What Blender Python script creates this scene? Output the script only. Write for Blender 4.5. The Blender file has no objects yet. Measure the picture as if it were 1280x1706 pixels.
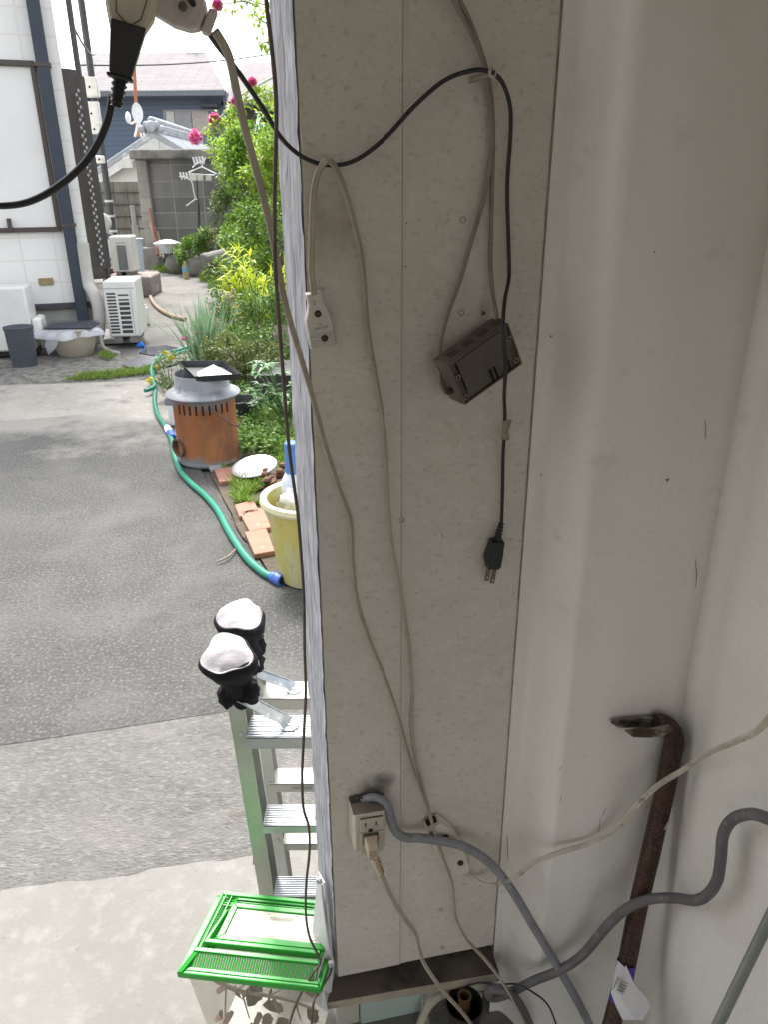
import bpy, math, random
from math import sin, cos, tan, atan, radians, pi
from mathutils import Vector as V, Matrix as MX, noise as NZ
rng = random.Random(7)
sc = bpy.context.scene
# ---------------------------------------------------------------- camera, sky, sun, exposure
H = 1.55; TH = radians(23.2); F = 1265.0; RL = atan(21/2947)
FW = V((0, cos(TH), -sin(TH))); _r = V((1, 0, 0)); _u = V((0, sin(TH), cos(TH)))
RX = _r*cos(RL) - _u*sin(RL); UX = _u*cos(RL) + _r*sin(RL)
CAM = V((0, 0, H))
cd = bpy.data.cameras.new('camera'); co = bpy.data.objects.new('camera', cd); sc.collection.objects.link(co)
cd.sensor_fit = 'VERTICAL'; cd.angle = 2*atan(853/F); cd.clip_start = .02; cd.clip_end = 500
co.matrix_world = MX(((RX.x, UX.x, -FW.x, 0), (RX.y, UX.y, -FW.y, 0), (RX.z, UX.z, -FW.z, H), (0, 0, 0, 1)))
sc.camera = co
SUN_EL, SUN_AZ = radians(58), radians(-20)      # azimuth from +Y towards +X
w = bpy.data.worlds.new('World'); sc.world = w; w.use_nodes = True
nt = w.node_tree; bg = nt.nodes['Background']
sk = nt.nodes.new('ShaderNodeTexSky'); sk.sky_type = 'NISHITA'; sk.sun_disc = False
sk.sun_elevation = SUN_EL; sk.sun_rotation = SUN_AZ; sk.dust_density = 4; sk.air_density = 1.2
hs = nt.nodes.new('ShaderNodeHueSaturation'); hs.inputs['Saturation'].default_value = .28
nt.links.new(sk.outputs[0], hs.inputs['Color']); nt.links.new(hs.outputs[0], bg.inputs['Color'])
bg.inputs['Strength'].default_value = .15
sl = bpy.data.lights.new('sun', 'SUN'); sl.energy = 1.5; sl.angle = radians(12); sl.color = (1, .96, .9)
so = bpy.data.objects.new('sun', sl); sc.collection.objects.link(so)
sd = V((sin(SUN_AZ)*cos(SUN_EL), cos(SUN_AZ)*cos(SUN_EL), sin(SUN_EL)))
so.rotation_euler = sd.to_track_quat('Z', 'Y').to_euler(); so.location = (0, 0, 12)
sc.view_settings.view_transform = 'Standard'; sc.view_settings.look = 'None'; sc.view_settings.gamma = 1
sc.view_settings.exposure = 1.75
sc.cycles.max_bounces = 8; sc.cycles.transparent_max_bounces = 16

# ---------------------------------------------------------------- pixel -> place helpers (photo pixels, 1280 x 1706)
def ray(px, py): return FW*F + RX*(px-640) + UX*(853-py)
def Yp(px, py, d): r = ray(px, py); return CAM + r*(d/r.y)
def G(px, py, z=0.0): r = ray(px, py); return CAM + r*((z-H)/r.z)
def PL(px, py, p, n): r = ray(px, py); return CAM + r*((p-CAM).dot(n)/r.dot(n))
def mpp(p): return (p-CAM).dot(FW)/F
PHI = radians(11.5); TB = V((cos(PHI), sin(PHI), 0)); NB = V((sin(PHI), -cos(PHI), 0)); ZZ = V((0, 0, 1)); BP = Yp(504, 310, .95); BP.z = 0
def B(px, py, off=0.0): return PL(px, py, BP+NB*off, NB)
def fr(o, x=V((1, 0, 0)), y=ZZ, ang=0):
    x = V(x).normalized(); z = x.cross(V(y)).normalized(); y = z.cross(x)
    m = MX(((x.x, y.x, z.x, o.x), (x.y, y.y, z.y, o.y), (x.z, y.z, z.z, o.z), (0, 0, 0, 1)))
    return m @ MX.Rotation(radians(ang), 4, 'Z')
def frB(px, py, off, ang=0): return fr(B(px, py, off), TB, ZZ, ang)

# ---------------------------------------------------------------- mesh builder
def spline(P, k=8):
    P = [V(p) for p in P]; o = []
    for i in range(len(P)-1):
        a, b, c, d = P[max(i-1, 0)], P[i], P[i+1], P[min(i+2, len(P)-1)]
        for j in range(k):
            t = j/k
            o.append(.5*((2*b)+(c-a)*t+(2*a-5*b+4*c-d)*t*t+(3*b-a-3*c+d)*t**3))
    return o+[P[-1]]
def circ(r, n=10): return [(r*cos(2*pi*i/n), r*sin(2*pi*i/n)) for i in range(n)]
def twin(r, h=1.02):
    return [(h*r+r*cos(radians(a)), r*sin(radians(a))) for a in range(-130, 131, 37)] + [(-h*r+r*cos(radians(a)), r*sin(radians(a))) for a in range(50, 311, 37)]
class MB:
    def __init__(s, m=None): s.v = []; s.f = []; s.m = m or MX.Identity(4)
    def add(s, vs, fs):
        k = len(s.v); s.v += [s.m @ V(p) for p in vs]; s.f += [[i+k for i in f] for f in fs]; return s
    def box(s, a, b):
        (x0, y0, z0), (x1, y1, z1) = a, b
        return s.add([(x0,y0,z0),(x1,y0,z0),(x1,y1,z0),(x0,y1,z0),(x0,y0,z1),(x1,y0,z1),(x1,y1,z1),(x0,y1,z1)],
                     [(0,3,2,1),(4,5,6,7),(0,1,5,4),(1,2,6,5),(2,3,7,6),(3,0,4,7)])
    def hexa(s, lo, hi):      # two matching 4-point loops
        return s.add(list(lo)+list(hi), [(3,2,1,0),(4,5,6,7),(0,1,5,4),(1,2,6,5),(2,3,7,6),(3,0,4,7)])
    def prism(s, poly, z0, z1, sc1=1.0):
        n = len(poly); cx = sum(p[0] for p in poly)/n; cy = sum(p[1] for p in poly)/n
        vs = [(x, y, z0) for x, y in poly]+[(cx+(x-cx)*sc1, cy+(y-cy)*sc1, z1) for x, y in poly]
        return s.add(vs, [list(range(n))[::-1], list(range(n, 2*n))]+[(i, (i+1) % n, n+(i+1) % n, n+i) for i in range(n)])
    def sweep(s, P, prof, N=None, scales=None, caps=True, twist=0):
        P = [V(p) for p in P]; n = len(prof); vs = []; fs = []; N = V(N) if N else V((0, -1, .25)); side = None
        for i, p in enumerate(P):
            T = (P[min(i+1, len(P)-1)]-P[max(i-1, 0)]).normalized()
            sd_ = T.cross(N)
            if sd_.length < 1e-3: sd_ = T.cross(V((.3, .2, .9)))
            sd_.normalize()
            if side and sd_.dot(side) < -.3: sd_ = -sd_
            side = sd_; nn = side.cross(T)
            if twist:
                a = twist*i/len(P); side2 = side*cos(a)+nn*sin(a); nn2 = nn*cos(a)-side*sin(a)
            else: side2, nn2 = side, nn
            k = scales[i] if scales else 1
            kx, ky = k if isinstance(k, tuple) else (k, k)
            vs += [p+side2*(x*kx)+nn2*(y*ky) for x, y in prof]
        for i in range(len(P)-1):
            for j in range(n):
                a = i*n+j; b = i*n+(j+1) % n; fs.append((a, b, b+n, a+n))
        if caps: fs += [list(range(n))[::-1], list(range((len(P)-1)*n, len(P)*n))]
        return s.add(vs, fs)
    def cyl(s, a, b, r0, r1=None, n=14, caps=True):
        a, b = V(a), V(b); r1 = r0 if r1 is None else r1
        return s.sweep([a, b], circ(1, n), N=(.31, -.9, .37), scales=[r0, r1], caps=caps)
    def lathe(s, prof, n=28, jit=None, close=True):
        vs = []; fs = []
        for r, z in prof:
            for j in range(n):
                a = 2*pi*j/n; rr = r+(jit(a, z, r) if jit else 0); vs.append((rr*cos(a), rr*sin(a), z))
        for i in range(len(prof)-1):
            for j in range(n):
                a = i*n+j; b = i*n+(j+1) % n; fs.append((a, b, b+n, a+n))
        if close: fs += [list(range(n))[::-1], list(range((len(prof)-1)*n, len(prof)*n))]
        return s.add(vs, fs)
    def ball(s, c, r, n=10, m=6, sq=(1, 1, 1), nz=0):
        c = V(c); vs = []; fs = []
        for i in range(m+1):
            t = pi*i/m
            for j in range(n):
                a = 2*pi*j/n; d = V((sin(t)*cos(a)*sq[0], sin(t)*sin(a)*sq[1], cos(t)*sq[2]))
                q = r*(1+nz*NZ.noise((d+c)*3)); vs.append(c+d*q)
        for i in range(m):
            for j in range(n): fs.append((i*n+j, i*n+(j+1) % n, (i+1)*n+(j+1) % n, (i+1)*n+j))
        return s.add(vs, fs)
    def build(s, name, mat, parent=None, bevel=0, smooth=35, label=None):
        if parent is None:
            loc = V((sum(p.x for p in s.v)/len(s.v), sum(p.y for p in s.v)/len(s.v), min(p.z for p in s.v))); org = loc
        else:
            org = V((0, 0, 0)); q = parent
            while q: org = org + q.location; q = q.parent
            loc = V((0, 0, 0))
        me = bpy.data.meshes.new(name); me.from_pydata([p-org for p in s.v], [], s.f); me.update()
        me.materials.append(mat)
        if smooth:
            me.shade_smooth(); me.set_sharp_from_angle(angle=radians(smooth))
        o = bpy.data.objects.new(name, me); sc.collection.objects.link(o); o.location = loc
        if parent: o.parent = parent
        if bevel:
            b = o.modifiers.new('bevel', 'BEVEL'); b.width = bevel; b.segments = 2; b.limit_method = 'ANGLE'; b.angle_limit = radians(40)
        if label: o['label'] = label
        return o
def tag(o, label, cat, group=None):
    o['label'] = label; o['category'] = cat
    if group: o['group'] = group
    return o
def kind(o, k): o['kind'] = k; return o
def thing(name, label, cat, loc, group=None):
    o = bpy.data.objects.new(name, None); sc.collection.objects.link(o); o.location = loc; o.empty_display_size = .1
    return tag(o, label, cat, group)
def copy_tree(o, parent=None):
    c = o.copy(); sc.collection.objects.link(c); c.parent = parent
    for ch in list(o.children): copy_tree(ch, c)
    return c
def text(s, m, size, mat, parent, name='lettering'):
    cu = bpy.data.curves.new('t', 'FONT'); cu.body = s; cu.size = size; cu.align_x = 'CENTER'; cu.align_y = 'CENTER'
    t = bpy.data.objects.new('t', cu); sc.collection.objects.link(t)
    me = bpy.data.meshes.new_from_object(t.evaluated_get(bpy.context.evaluated_depsgraph_get()))
    bpy.data.objects.remove(t)
    mb = MB(m); mb.add([v.co for v in me.vertices], [list(p.vertices) for p in me.polygons])
    bpy.data.meshes.remove(me)
    return mb.build(name, mat, parent, smooth=0)

# ---------------------------------------------------------------- materials
def mat(name, c1, c2=None, scale=8, rough=.6, metal=0, bump=0, bs=None, st=(1, 1, 1), lo=.35, hi=.65, extra=(), spec=.5, det=6, rv=0, bdist=.004):
    m = bpy.data.materials.new(name); m.use_nodes = True; n = m.node_tree.nodes; L = m.node_tree.links
    p = n['Principled BSDF']; p.inputs['Roughness'].default_value = rough; p.inputs['Metallic'].default_value = metal
    p.inputs['Specular IOR Level'].default_value = spec
    tc = n.new('ShaderNodeTexCoord'); mp = n.new('ShaderNodeMapping'); mp.inputs['Scale'].default_value = st
    L.new(tc.outputs['Object'], mp.inputs[0])
    def nz(sca, d=det, r=.6):
        q = n.new('ShaderNodeTexNoise'); q.inputs['Scale'].default_value = sca; q.inputs['Detail'].default_value = d
        q.inputs['Roughness'].default_value = r; L.new(mp.outputs[0], q.inputs['Vector']); return q.outputs['Fac']
    def ramp(f, a, b, ca, cb):
        r = n.new('ShaderNodeValToRGB'); e = r.color_ramp.elements; e[0].position = a; e[1].position = b
        e[0].color = (*ca, 1); e[1].color = (*cb, 1); L.new(f, r.inputs[0]); return r.outputs[0]
    c2 = c2 or tuple(x*.82 for x in c1)
    col = ramp(nz(scale), lo, hi, c1, c2)
    for ex in extra:            # (colour, scale, lo, hi[, stretch])  blotches of their own
        cc, s_, a, b = ex[:4]
        f = ramp(nz(s_), a, b, (0, 0, 0), (1, 1, 1))
        mx = n.new('ShaderNodeMixRGB'); L.new(f, mx.inputs[0]); L.new(col, mx.inputs[1]); mx.inputs[2].default_value = (*cc, 1); col = mx.outputs[0]
    L.new(col, p.inputs['Base Color'])
    if rv:
        r = n.new('ShaderNodeMapRange'); r.inputs[3].default_value = max(rough-rv, .05); r.inputs[4].default_value = min(rough+rv, 1)
        L.new(nz(scale*2.3), r.inputs[0]); L.new(r.outputs[0], p.inputs['Roughness'])
    if bump:
        b = n.new('ShaderNodeBump'); b.inputs['Strength'].default_value = bump; b.inputs['Distance'].default_value = bdist
        L.new(nz(bs or scale*4), b.inputs['Height']); L.new(b.outputs[0], p.inputs['Normal'])
    return m
def leafmat(name, cols, rough=.5, tr=.35):
    m = bpy.data.materials.new(name); m.use_nodes = True; n = m.node_tree.nodes; L = m.node_tree.links
    p = n['Principled BSDF']; p.inputs['Roughness'].default_value = rough
    g = n.new('ShaderNodeNewGeometry'); r = n.new('ShaderNodeValToRGB'); e = r.color_ramp.elements
    for i in range(len(cols)-2): e.new(.5)
    for i, c in enumerate(cols): e[i].position = i/(len(cols)-1); e[i].color = (*c, 1)
    L.new(g.outputs['Random Per Island'], r.inputs[0]); L.new(r.outputs[0], p.inputs['Base Color'])
    t = n.new('ShaderNodeBsdfTranslucent'); L.new(r.outputs[0], t.inputs[0])
    ms = n.new('ShaderNodeMixShader'); ms.inputs[0].default_value = tr
    L.new(p.outputs[0], ms.inputs[1]); L.new(t.outputs[0], ms.inputs[2]); L.new(ms.outputs[0], n['Material Output'].inputs[0])
    return m
def clear(name, col, alpha, rough=.15, bump=0):
    m = mat(name, col, tuple(x*.9 for x in col), 30, rough, bump=bump, bs=20); m.node_tree.nodes['Principled BSDF'].inputs['Alpha'].default_value = alpha
    return m
def brickmat(name, c1, c2, mortar, w, h, ms=.012, rough=.8, off=.5, bump=.4, axes='xz', extra=None):
    m = bpy.data.materials.new(name); m.use_nodes = True; n = m.node_tree.nodes; L = m.node_tree.links
    p = n['Principled BSDF']; p.inputs['Roughness'].default_value = rough
    tc = n.new('ShaderNodeTexCoord'); sp = n.new('ShaderNodeSeparateXYZ'); cb = n.new('ShaderNodeCombineXYZ')
    L.new(tc.outputs['Object'], sp.inputs[0])
    for i, a in enumerate(axes): L.new(sp.outputs['xyz'.index(a)], cb.inputs[i])
    b = n.new('ShaderNodeTexBrick'); L.new(cb.outputs[0], b.inputs['Vector'])
    b.inputs['Color1'].default_value = (*c1, 1); b.inputs['Color2'].default_value = (*c2, 1); b.inputs['Mortar'].default_value = (*mortar, 1)
    b.inputs['Scale'].default_value = 1; b.inputs['Brick Width'].default_value = w; b.inputs['Row Height'].default_value = h
    b.inputs['Mortar Size'].default_value = ms; b.offset = off; b.inputs['Mortar Smooth'].default_value = .2
    col = b.outputs['Color']
    if extra:
        q = n.new('ShaderNodeTexNoise'); q.inputs['Scale'].default_value = extra[1]; q.inputs['Detail'].default_value = 8
        mp = n.new('ShaderNodeMapping'); mp.inputs['Scale'].default_value = (1, 1, .35); L.new(tc.outputs['Object'], mp.inputs[0]); L.new(mp.outputs[0], q.inputs['Vector'])
        r = n.new('ShaderNodeValToRGB'); r.color_ramp.elements[0].position = extra[2]; r.color_ramp.elements[1].position = extra[3]; L.new(q.outputs['Fac'], r.inputs[0])
        mx = n.new('ShaderNodeMixRGB'); L.new(r.outputs[0], mx.inputs[0]); L.new(col, mx.inputs[1]); mx.inputs[2].default_value = (*extra[0], 1); col = mx.outputs[0]
    L.new(col, p.inputs['Base Color'])
    bu = n.new('ShaderNodeBump'); bu.inputs['Strength'].default_value = bump; bu.inputs['Distance'].default_value = .006; bu.invert = True
    L.new(b.outputs['Fac'], bu.inputs['Height']); L.new(bu.outputs[0], p.inputs['Normal'])
    return m
BLACK = mat('black_rubber', (.012, .012, .014), (.02, .02, .022), 30, .45, bump=.1)
BLACKP = mat('black_plastic', (.014, .014, .016), (.022, .022, .025), 40, .35)
DARKHOLE = mat('dark_recess', (.008, .007, .006), rough=.9)
BEIGE = mat('beige_cord', (.42, .375, .3), (.34, .295, .23), 25, .5, extra=[((.16, .11, .07), 30, .6, .75)])
CREAMC = mat('cream_cord', (.62, .57, .48), (.45, .4, .32), 30, .5, extra=[((.12, .1, .08), 45, .58, .72)])
BROWNC = mat('brown_cord', (.09, .07, .055), (.13, .1, .08), 40, .5)
GREYC = mat('grey_cable', (.26, .26, .28), (.2, .2, .215), 25, .45, extra=[((.42, .4, .38), 60, .62, .72)], bump=.15, bs=60)
GREYD = mat('grey_cable_dark', (.15, .145, .145), (.11, .105, .105), 25, .5, extra=[((.25, .24, .23), 60, .6, .75)], bump=.15, bs=60)
TAUPE = mat('taupe_cord', (.27, .235, .19), (.2, .17, .135), 30, .55)
IVORY = mat('ivory_plastic', (.72, .67, .57), (.64, .58, .48), 20, .4, extra=[((.35, .29, .22), 35, .62, .85)])
WHITEP = mat('white_plastic', (.78, .77, .74), (.7, .68, .64), 15, .4)
GREYP = mat('greyish_plastic', (.6, .57, .52), (.52, .49, .44), 30, .45, extra=[((.3, .26, .22), 60, .6, .8)])
STEEL = mat('steel', (.55, .56, .58), (.42, .43, .45), 30, .35, 1, bump=.1)
ZINC = mat('zinc_brace', (.5, .55, .6), (.35, .4, .45), 40, .4, .8, extra=[((.7, .75, .8), 60, .55, .7)])
PRINT = mat('print_ink', (.06, .055, .05), rough=.7)
# ================================================================ GROUND
def jag(poly, step=.12, amp=.03, z=0):
    o = []
    for i, a in enumerate(poly):
        b = poly[(i+1) % len(poly)]; k = max(1, int((b-a).length/step))
        for j in range(k):
            p = a.lerp(b, j/k); amp2 = amp*min(1, max(.08 if p.y > 1.7 else .3, (p.y-1.7)/2.5)); a2 = (NZ.noise(p*4)+.5*NZ.noise(p*17))*amp2; o.append(V((p.x+a2, p.y+(NZ.noise(p*4+V((9, 3, 1)))+.5*NZ.noise(p*19))*amp2, z)))
    return o
def patch(name, px, mat_, z, step=.12, amp=.04, k='structure'):
    mb = MB(); P = jag([G(*p) for p in px], step, amp, z); mb.add(P, [list(range(len(P)))])
    o = mb.build(name, mat_, smooth=0); o['kind'] = k; return o
CONC = mat('path_concrete', (.13, .127, .118), (.19, .183, .17), 1.2, .9, bump=.5, bs=60, extra=[((.07, .07, .063), 2, .5, .75), ((.24, .23, .215), 22, .52, .75)])
gm = MB(); 
gm.add([(-60, -30, 0), (60, -30, 0), (60, 90, 0), (-60, 90, 0)], [(0, 1, 2, 3)])
kind(gm.build('ground', mat('bare_ground', (.1, .09, .075), (.15, .135, .115), 2, .95, bump=.5, bs=40, extra=[((.08, .08, .06), 5, .5, .7)]), smooth=0), 'structure')
patch('path', [(165, 612), (335, 612), (380, 560), (372, 480), (440, 430), (228, 428), (150, 440)], CONC, .004)
patch('rubble_strip', [(-160, 668), (-160, 590), (175, 592), (335, 600), (335, 640), (250, 640)],
      mat('rubble', (.11, .105, .095), (.24, .228, .205), 9, .95, bump=.9, bs=35, det=10, extra=[((.05, .047, .04), 14, .52, .7), ((.32, .31, .29), 19, .58, .7)], bdist=.02), .008, amp=.05)
LIGHT = mat('light_concrete', (.34, .32, .285), (.25, .235, .205), 2.2, .9, bump=.5, bs=70, det=10, extra=[((.11, .105, .098), 3.2, .55, .75), ((.4, .385, .36), 9, .52, .75), ((.13, .125, .115), 22, .6, .75)])
patch('light_concrete', [(-260, 760), (-260, 648), (90, 642), (250, 636), (300, 690), (305, 790), (150, 820)], LIGHT, .012, amp=.03)
DRIVE = mat('driveway_concrete', (.042, .042, .04), (.064, .0625, .059), 2.5, .8, bump=.9, bs=70, rv=.12, bdist=.008, det=10,
            extra=[((.04, .04, .039), 9, .45, .8), ((.18, .175, .166), 85, .5, .74), ((.11, .107, .1), 2.3, .48, .78), ((.035, .035, .034), 1.1, .56, .8), ((.03, .03, .03), 60, .54, .72)])
def worn_edge(m, y0, y1, col, amt=1.2):      # paler worn concrete towards the house end of the driveway
    n = m.node_tree.nodes; L_ = m.node_tree.links; p = n['Principled BSDF']; src = p.inputs['Base Color'].links[0].from_socket
    g = n.new('ShaderNodeNewGeometry'); sx = n.new('ShaderNodeSeparateXYZ'); L_.new(g.outputs['Position'], sx.inputs[0])
    q = n.new('ShaderNodeTexNoise'); q.inputs['Scale'].default_value = 1.6; q.inputs['Detail'].default_value = 12; q.inputs['Roughness'].default_value = .72; L_.new(g.outputs['Position'], q.inputs['Vector'])
    a = n.new('ShaderNodeMath'); a.operation = 'MULTIPLY_ADD'; a.inputs[1].default_value = amt*2.4; L_.new(q.outputs['Fac'], a.inputs[0]); L_.new(sx.outputs['Y'], a.inputs[2])
    r = n.new('ShaderNodeMapRange'); r.inputs[1].default_value = y0+amt*1.2; r.inputs[2].default_value = y1+amt*1.2; L_.new(a.outputs[0], r.inputs[0])
    mx = n.new('ShaderNodeMixRGB'); L_.new(r.outputs[0], mx.inputs[0]); L_.new(src, mx.inputs[1]); mx.inputs[2].default_value = (*col, 1); L_.new(mx.outputs[0], p.inputs['Base Color'])
worn_edge(DRIVE, G(150, 735).y-.25, G(150, 712).y+.2, (.25, .238, .212))
patch('driveway', [(-400, 1330), (-330, 715), (0, 705), (60, 700), (130, 696), (190, 700), (210, 704), (270, 700), (312, 712), (335, 790), (375, 850), (405, 905), (455, 975), (560, 1010), (640, 1180), (385, 1191), (0, 1249)], DRIVE, .016, .04, .03)
ROUGH = mat('rough_concrete', (.175, .169, .158), (.12, .117, .108), 5, .9, bump=1, bs=80, st=(1, 2.2, 1), bdist=.012, det=10,
            extra=[((.31, .302, .28), 34, .5, .85), ((.07, .07, .066), 52, .52, .78), ((.24, .23, .21), 2.2, .5, .8), ((.1, .075, .05), 3.5, .64, .8)])
patch('rough_concrete', [(-500, 1680), (-400, 1318), (0, 1245), (385, 1187), (640, 1172), (760, 1400), (540, 1447), (435, 1466), (0, 1540)], ROUGH, .0145, .06, .008)
APRON = mat('apron_concrete', (.2, .193, .177), (.16, .153, .14), 3, .9, bump=.5, bs=90, det=10,
            extra=[((.18, .171, .155), 6, .5, .9), ((.25, .243, .226), 22, .5, .8), ((.13, .12, .11), 40, .64, .74), ((.17, .155, .135), 1.6, .58, .8)])
mb = MB(); P = jag([G(-520, 1690), G(0, 1499), G(435, 1428), G(540, 1409), G(760, 1362), G(1400, 1300)], .02, .05, .0175) [:-90] + [V((6, 1.6, .0175)), V((6, -5, .0175)), V((-6, -5, .0175)), V((-6, 1.0, .0175))]
P = [p for p in P]
mb.add(P, [list(range(len(P)))]); kind(mb.build('concrete_apron', APRON, smooth=0), 'structure')
patch('soil', [(345, 780), (330, 700), (345, 640), (335, 560), (375, 500), (440, 430), (900, 430), (900, 1000), (560, 1005), (455, 970), (405, 900), (375, 845)],
      mat('garden_soil', (.075, .06, .042), (.12, .1, .07), 6, .95, bump=.8, bs=30, bdist=.02), .02, amp=.03)

# ================================================================ SHED (where the camera stands)
WALLB = mat('shed_board', (.64, .6, .535), (.595, .555, .49), 2.6, .75, bump=.7, bs=46, st=(1, 1, 1.5), bdist=.003, det=9,
            extra=[((.57, .525, .46), 9, .48, .85), ((.42, .375, .31), 95, .55, .76), ((.68, .645, .58), 40, .5, .8), ((.53, .485, .42), 1.4, .6, .9), ((.4, .355, .295), 40, .66, .82)])
WALLW = mat('shed_moulded_wall', (.82, .785, .73), (.77, .735, .68), 2.2, .36, bump=.2, bs=70, bdist=.0015, det=8,
            extra=[((.7, .655, .59), 4, .52, .85), ((.3, .23, .16), 60, .735, .75), ((.55, .5, .43), 16, .62, .85), ((.73, .69, .635), 120, .5, .8)])
EDGE = mat('board_cut_edge', (.5, .5, .53), (.3, .3, .335), 60, .9, bump=1, bs=90, st=(1.6, 1.6, .3), bdist=.004, lo=.4, hi=.64, det=10, extra=[((.2, .2, .23), 90, .6, .72), ((.62, .62, .64), 40, .55, .7)])
shed = thing('shed', 'dim white lined shed corner of boards and moulded wall in the right foreground', 'shed', (0, .6, 0))
ZB = B(563, 1628).z; ZT = 2.46
k_corner = B(937-.0722*790, 790); k_seam = B(670, 790)
uS = (k_seam-BP).dot(TB); uC = (k_corner-BP).dot(TB)
def plan(u, off, z): p = BP+TB*u+NB*off; return V((p.x, p.y, z))
E0 = BP.copy(); rr = Yp(471, 330, 1.0); E1 = V((rr.x/rr.y*(.95+.075), .95+.075, 0))
def slab(q, z0, z1): return [V((p.x, p.y, z0)) for p in q], [V((p.x, p.y, z1)) for p in q]
D_ = -NB
m = MB(); m.hexa(*slab([E0, plan(uS-.0001, 0, 0), plan(uS-.0001, -.09, 0), E1], ZB, ZT)); m.build('lining_board', WALLB, shed, bevel=.0012)
m = MB(); m.hexa(*slab([plan(uS+.0001, -.0003, 0), plan(uC+.002, -.0003, 0), plan(uC+.002, -.09, 0), plan(uS+.0001, -.09, 0)], ZB+.003, ZT)); m.build('lining_board', WALLB, shed, bevel=.0012)
m = MB(); m.hexa(*slab([plan(uS+.0004, -.0001, 0), plan(uS+.0072, -.0001, 0), plan(uS+.0072, -.004, 0), plan(uS+.0004, -.004, 0)], ZB+.003, ZT)); m.build('joint_strip', mat('joint_filler', (.61, .57, .505), (.57, .53, .465), 12, rough=.85), shed)
# raw cut edges of the two boards, facing outdoors
for a, b in ((.0, .494), (.506, 1.0)):
    nrm = V((-(E1-E0).y, (E1-E0).x, 0)).normalized(); nrm = nrm if nrm.x < 0 else -nrm
    m = MB(); vs = []; fs = []; n = 240
    for i in range(n+1):
        z = ZB+.002+(ZT-ZB-.002)*i/n
        for t in (a, a+(b-a)*.5, b):
            p = E0.lerp(E1, t); j = NZ.noise(V((t*5, 2, z*24)))*.0022+NZ.noise(V((t*9, 7, z*70)))*.0012
            q = p+nrm*(.0025+j*.6)+(E1-E0).normalized()*j*(0 if t == a+(b-a)*.5 else 1.0); vs.append((q.x, q.y, z))
        p = E0.lerp(E1, (a+b)/2)-nrm*.006; vs.append((p.x, p.y, z))
    for i in range(n):
        for j in range(4): c = i*4+j; d = i*4+(j+1) % 4; fs.append((c, d, d+4, c+4))
    m.add(vs, fs); m.build('board_edge', EDGE, shed)
# moulded wall: cove + ridge, flat, then the side wall coming towards the camera
u2 = (B(1152, 1090, .076)-BP).dot(TB)
def sstep(t): t = max(0, min(1, t)); return t*t*(3-2*t)
prof = []
for i in range(61):
    u = uC+.0015+(u2+.03-uC)*i/60
    prof.append(plan(u, .066*sstep((u-uC-.018)/.05)+.01*sstep((u-uC-.055)/.1)+.003*sin((u-uC)*9), 0))
def wallmesh(name, prof, z0, z1, nz=30, th=.03, amp=.0012):
    m = MB(); vs = []; fs = []; n = len(prof)
    for k in range(nz+1):
        z = z0+(z1-z0)*k/nz
        for i, p in enumerate(prof):
            t = (prof[min(i+1, n-1)]-prof[max(i-1, 0)]).normalized(); nn = V((t.y, -t.x, 0))
            q = p+nn*NZ.noise(V((p.x*6, p.y*6, z*2.5)))*amp; vs.append((q.x, q.y, z))
    for k in range(nz):
        for i in range(n-1): a = k*n+i; fs.append((a, a+1, a+1+n, a+n))
    m.add(vs, fs); return m.build(name, WALLW, shed, smooth=60)
wallmesh('moulded_wall', prof, -.02, ZT)
c2 = plan(u2, .076+.003*sin((u2-uC)*9), 0); W3A = radians(17); d3 = V((sin(W3A), -cos(W3A), 0)); n3 = V((-d3.y*-1, 0, 0)); n3 = V((-cos(W3A), -sin(W3A), 0))
prof3 = []
for i in range(90):
    s = -.02+2.2*(i/89)**1.6
    prof3.append(c2+d3*s+n3*(.022*sstep((s-.03)/.07)-.02*sstep((s-.13)/.09)+.02*sstep((s-.3)/.1)))
wallmesh('side_wall', prof3, -.02, ZT)
def WR(px, py, off): return PL(px, py, c2+n3*(off+.005), n3)
m = MB(); # thick back of the walls so they are solid from outside
bk = [V((p.x, p.y, 0)) for p in (plan(uC+.002, -.05, 0), plan(u2+.06, -.05, 0), plan(u2+.06, -.09, 0), plan(uC+.002, -.09, 0))]
m.hexa(*slab(bk, -.02, ZT)); q3 = c2+d3*2.2
m.hexa(*slab([plan(u2+.06, -.09, 0), plan(u2+.03, -.03, 0)-n3*.06, q3-n3*.03, q3-n3*.09], -.02, ZT)); m.build('outer_cladding', mat('cladding', (.5, .5, .5), rough=.7), shed)
m = MB(); m.box((-1.05, -2.6, ZT), (1.7, 1.2, ZT+.08)); m.build('roof', mat('roof_board', (.45, .42, .37), (.38, .35, .3), 3, .8), shed)
m = MB(); m.box((-.985, -2.6, 1.75), (1.25, -2.54, ZT-.002)); m.build('added_back_baffle', mat('baffle_board', (.55, .52, .47), (.5, .47, .42), 3, .8), shed)  # unseen panel, added so that light from behind comes in low
m = MB(); m.box((-1.05, -2.6, .0175), (-.99, .5, ZT)); m.build('added_side_wall', mat('back_board', (.55, .52, .47), (.5, .47, .42), 3, .8), shed)  # unseen wall, added and cut short to shape light from the left
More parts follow.
